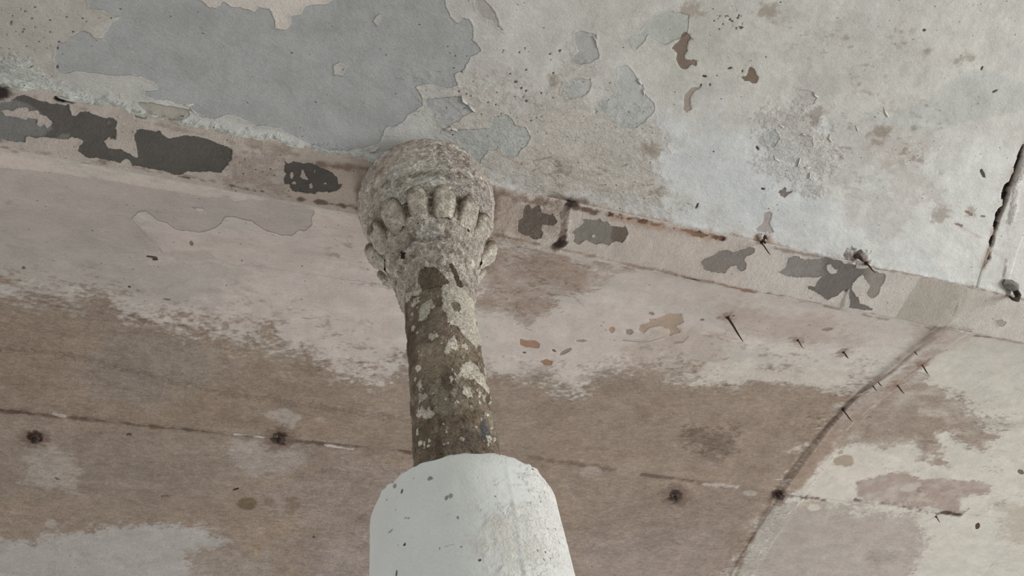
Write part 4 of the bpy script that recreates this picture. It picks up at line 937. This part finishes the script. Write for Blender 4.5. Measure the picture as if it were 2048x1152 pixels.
# ------------------------------------------------------------------ nails, bolts, hook, stubs
def tube(path, radii, seg=8, jitter=0, seed=0, cap=True):
    rng = random.Random(seed); V = []; f = []
    n = len(path)
    for i, p in enumerate(path):
        p = Vector(p); t = (Vector(path[min(i+1, n-1)])-Vector(path[max(i-1, 0)])).normalized()
        a = t.cross(Vector((0.3, 0.9, 0.2))).normalized(); b = t.cross(a)
        for k in range(seg):
            an = 2*math.pi*k/seg; r = radii[i]*(1+jitter*rng.uniform(-1, 1))
            V.append(p+a*r*math.cos(an)+b*r*math.sin(an))
    for i in range(n-1):
        for k in range(seg):
            f.append((i*seg+k, i*seg+(k+1) % seg, (i+1)*seg+(k+1) % seg, (i+1)*seg+k))
    if cap:
        for i0 in (0, n-1):
            c = len(V); V.append(Vector(path[i0]))
            for k in range(0, seg, 2): f.append((c, i0*seg+k, i0*seg+(k+1) % seg, i0*seg+(k+2) % seg))
    return [tuple(v) for v in V], f
def tip_z(base, px, py):
    """height at which the ray through the tip passes nearest to the vertical through base"""
    d = rays([(px, py)])[0]; h = d[:2]; t = (base.x*h[0]+base.y*h[1])/(h@h); return d[2]*t+CAMZ, Vector((d[0]*t, d[1]*t))
nails = [((1455,634),(1486,683),.0042,'longest rusty nail hanging down alone from the pale lower vault, dark stain round its root'),
         ((1841,726),(1857,749),.0032,'rusty nail on the far right edge of the rib, nearer the beam'),
         ((1791,767),(1809,788),.0032,'rusty nail on the far right edge of the rib, farther from the beam'),
         ((1743,769),(1754,782),.0026,'small nail in the middle of the rib, left one of a close pair'),
         ((1753,761),(1764,773),.0026,'small nail in the middle of the rib, right one of a close pair'),
         ((1686,820),(1704,843),.0034,'brown nail at the left edge of the rib, farthest from the beam'),
         ((1826,700),(1836,711),.0024,'thin short nail high on the rib close to the beam'),
         ((1686,703),(1697,717),.0034,'short thick nail stub in the white area left of the rib'),
         ((1595,680),(1606,696),.0024,'short reddish nail between the long lone nail and the rib'),
         ((1523,486),(1541,510),.0026,'thin rusty nail hanging below the small white lump at the beam edge'),
         ((1733,527),(1751,546),.0030,'nail hanging over the big dark peeled patch at the right of the beam'),
         ((1872,1033),(1880,1045),.0028,'tiny nail under the dark crack at the lower right'),
         ((1396,650),(1402,660),.0020,'faint tiny nail just left of the long lone nail')]
for (b, t, r, lab) in nails[:12]:
    on = b == (1733,527) or b == (1523,486)
    p = world_pt(*b, onbeam=on)
    if on: p.z = CAMZ+H-.005
    z, xy = tip_z(p, *t); L = max(0.015, p.z-z)
    o = thing('nail', lab, 'nail', p, group='nails hanging from the ceiling')
    q = Vector((xy.x-p.x, xy.y-p.y, 0))
    path = [(p.x, p.y, p.z+.012), (p.x, p.y, p.z-.002), (p.x+q.x*.3+.001, p.y+q.y*.3, p.z-L*.35), (p.x+q.x*.7, p.y+q.y*.7+.001, p.z-L*.7), (p.x+q.x, p.y+q.y, p.z-L)]
    V, f = tube(path, [r*1.05, r, r*.92, r*.8, r*.3], 8, .12, int(b[0])); link_mesh('shank', V, f, M_rust, o)
    V, f = tube([(p.x, p.y, p.z+.004), (p.x, p.y, p.z-.003), (p.x, p.y, p.z-.006)], [r*2.2, r*2.0, r*1.1], 8, .25, int(b[1])); link_mesh('rust_collar', V, f, M_dark, o)

def bolt(px, py, s, lab, seed):
    p = world_pt(px, py); rng = random.Random(seed)
    o = thing('bolt', lab, 'bolt', p, group='rusted bolts along the plate joint')
    V, f = tube([(p.x, p.y, p.z+.010), (p.x, p.y, p.z-.002), (p.x, p.y, p.z-.004)], [s*.9, s*.9, s*.8], 14, .22, seed); link_mesh('washer', V, f, M_rust, o)
    V, f = tube([(p.x, p.y, p.z-.004), (p.x, p.y, p.z-.012), (p.x, p.y, p.z-.013)], [s*.5, s*.5, s*.42], 6, .12, seed+1); link_mesh('nut', V, f, M_dark, o, smooth=False)
    V, f = tube([(p.x, p.y, p.z-.012), (p.x+.001, p.y, p.z-.020), (p.x+.001, p.y+.001, p.z-.024)], [s*.24, s*.24, s*.16], 8, .1, seed+2); link_mesh('stem', V, f, M_dark, o)
    for k in range(6):
        a = rng.uniform(0, 6.28); d = s*rng.uniform(.7, 1.15); x, y = p.x+d*math.cos(a), p.y+d*math.sin(a); r = s*rng.uniform(.16, .34)
        V, f = tube([(x, y, p.z+.008), (x, y, p.z-.002), (x+r*.3, y, p.z-.002-r*.8)], [r, r*.9, r*.3], 6, .35, seed+3+k)
        link_mesh('rust_crust', V, f, M_rust if k % 2 else M_iron, o)
bolt(70, 877, .020, 'rusted bolt end below the joint at the far left', 11)
bolt(558, 878, .019, 'rusted bolt end on the plate joint left of the column', 22)
bolt(1350, 992, .017, 'rusted bolt end below the joint between the white casing and the rib', 33)
bolt(1556, 990, .016, 'rusted bolt end where the rib crosses the plate joint', 44)

def lump(px, py, s, lab, n, mats, seed):
    p = world_pt(px, py); rng = random.Random(seed)
    o = thing('iron_stub', lab, 'stub', p)
    for k in range(n):
        a = rng.uniform(0, 6.28); d = s*rng.uniform(0, .8); x, y = p.x+d*math.cos(a), p.y+d*math.sin(a); r = s*rng.uniform(.3, .55)
        z = float(zs(y))+CAMZ
        V, f = tube([(x, y, z+.010), (x, y, z-r*.3), (x+r*.2, y, z-r*.8), (x+r*.3, y+r*.1, z-r*1.05)], [r, r*.95, r*.7, r*.25], 9, .22, seed+k)
        link_mesh('crust', V, f, mats[k % len(mats)], o)
    V, f = tube([(p.x, p.y, p.z+.01), (p.x, p.y, p.z-s*.9), (p.x+s*.3, p.y+s*.2, p.z-s*1.3)], [s*.3, s*.28, s*.2], 8, .15, seed+50)
    link_mesh('stem', V, f, M_rust, o)
lump(1524, 478, .018, 'small white and rust crusted stub where the vault meets the beam, above a thin nail', 5, (M_flake, M_rust), 5)
lump(1717, 512, .022, 'grey crumbling iron stub at the beam edge above the big peeled patch', 7, (M_iron, M_conc, M_rust), 6)

# hook at the right end of the beam
p = world_pt(2016, 566)
hk = thing('hook', 'dark iron hook with grey plate where the beam leaves the picture at the right', 'hook', p)
V, f = tube([(p.x-.03, p.y-.004, p.z-.004), (p.x-.01, p.y-.002, p.z-.012), (p.x+.02, p.y+.004, p.z-.018), (p.x+.036, p.y+.012, p.z-.02)], [.010, .018, .017, .007], 10, .12, 3); link_mesh('plate', V, f, M_iron, hk)
path = [(p.x+.012, p.y+.004, p.z+.01), (p.x+.026, p.y+.012, p.z-.02), (p.x+.032, p.y+.024, p.z-.042), (p.x+.022, p.y+.034, p.z-.056), (p.x+.002, p.y+.036, p.z-.056), (p.x-.012, p.y+.032, p.z-.048)]
V, f = tube(path, [.008, .010, .011, .010, .006, .003], 10, .1, 4); link_mesh('hook_bar', V, f, M_dark, hk)
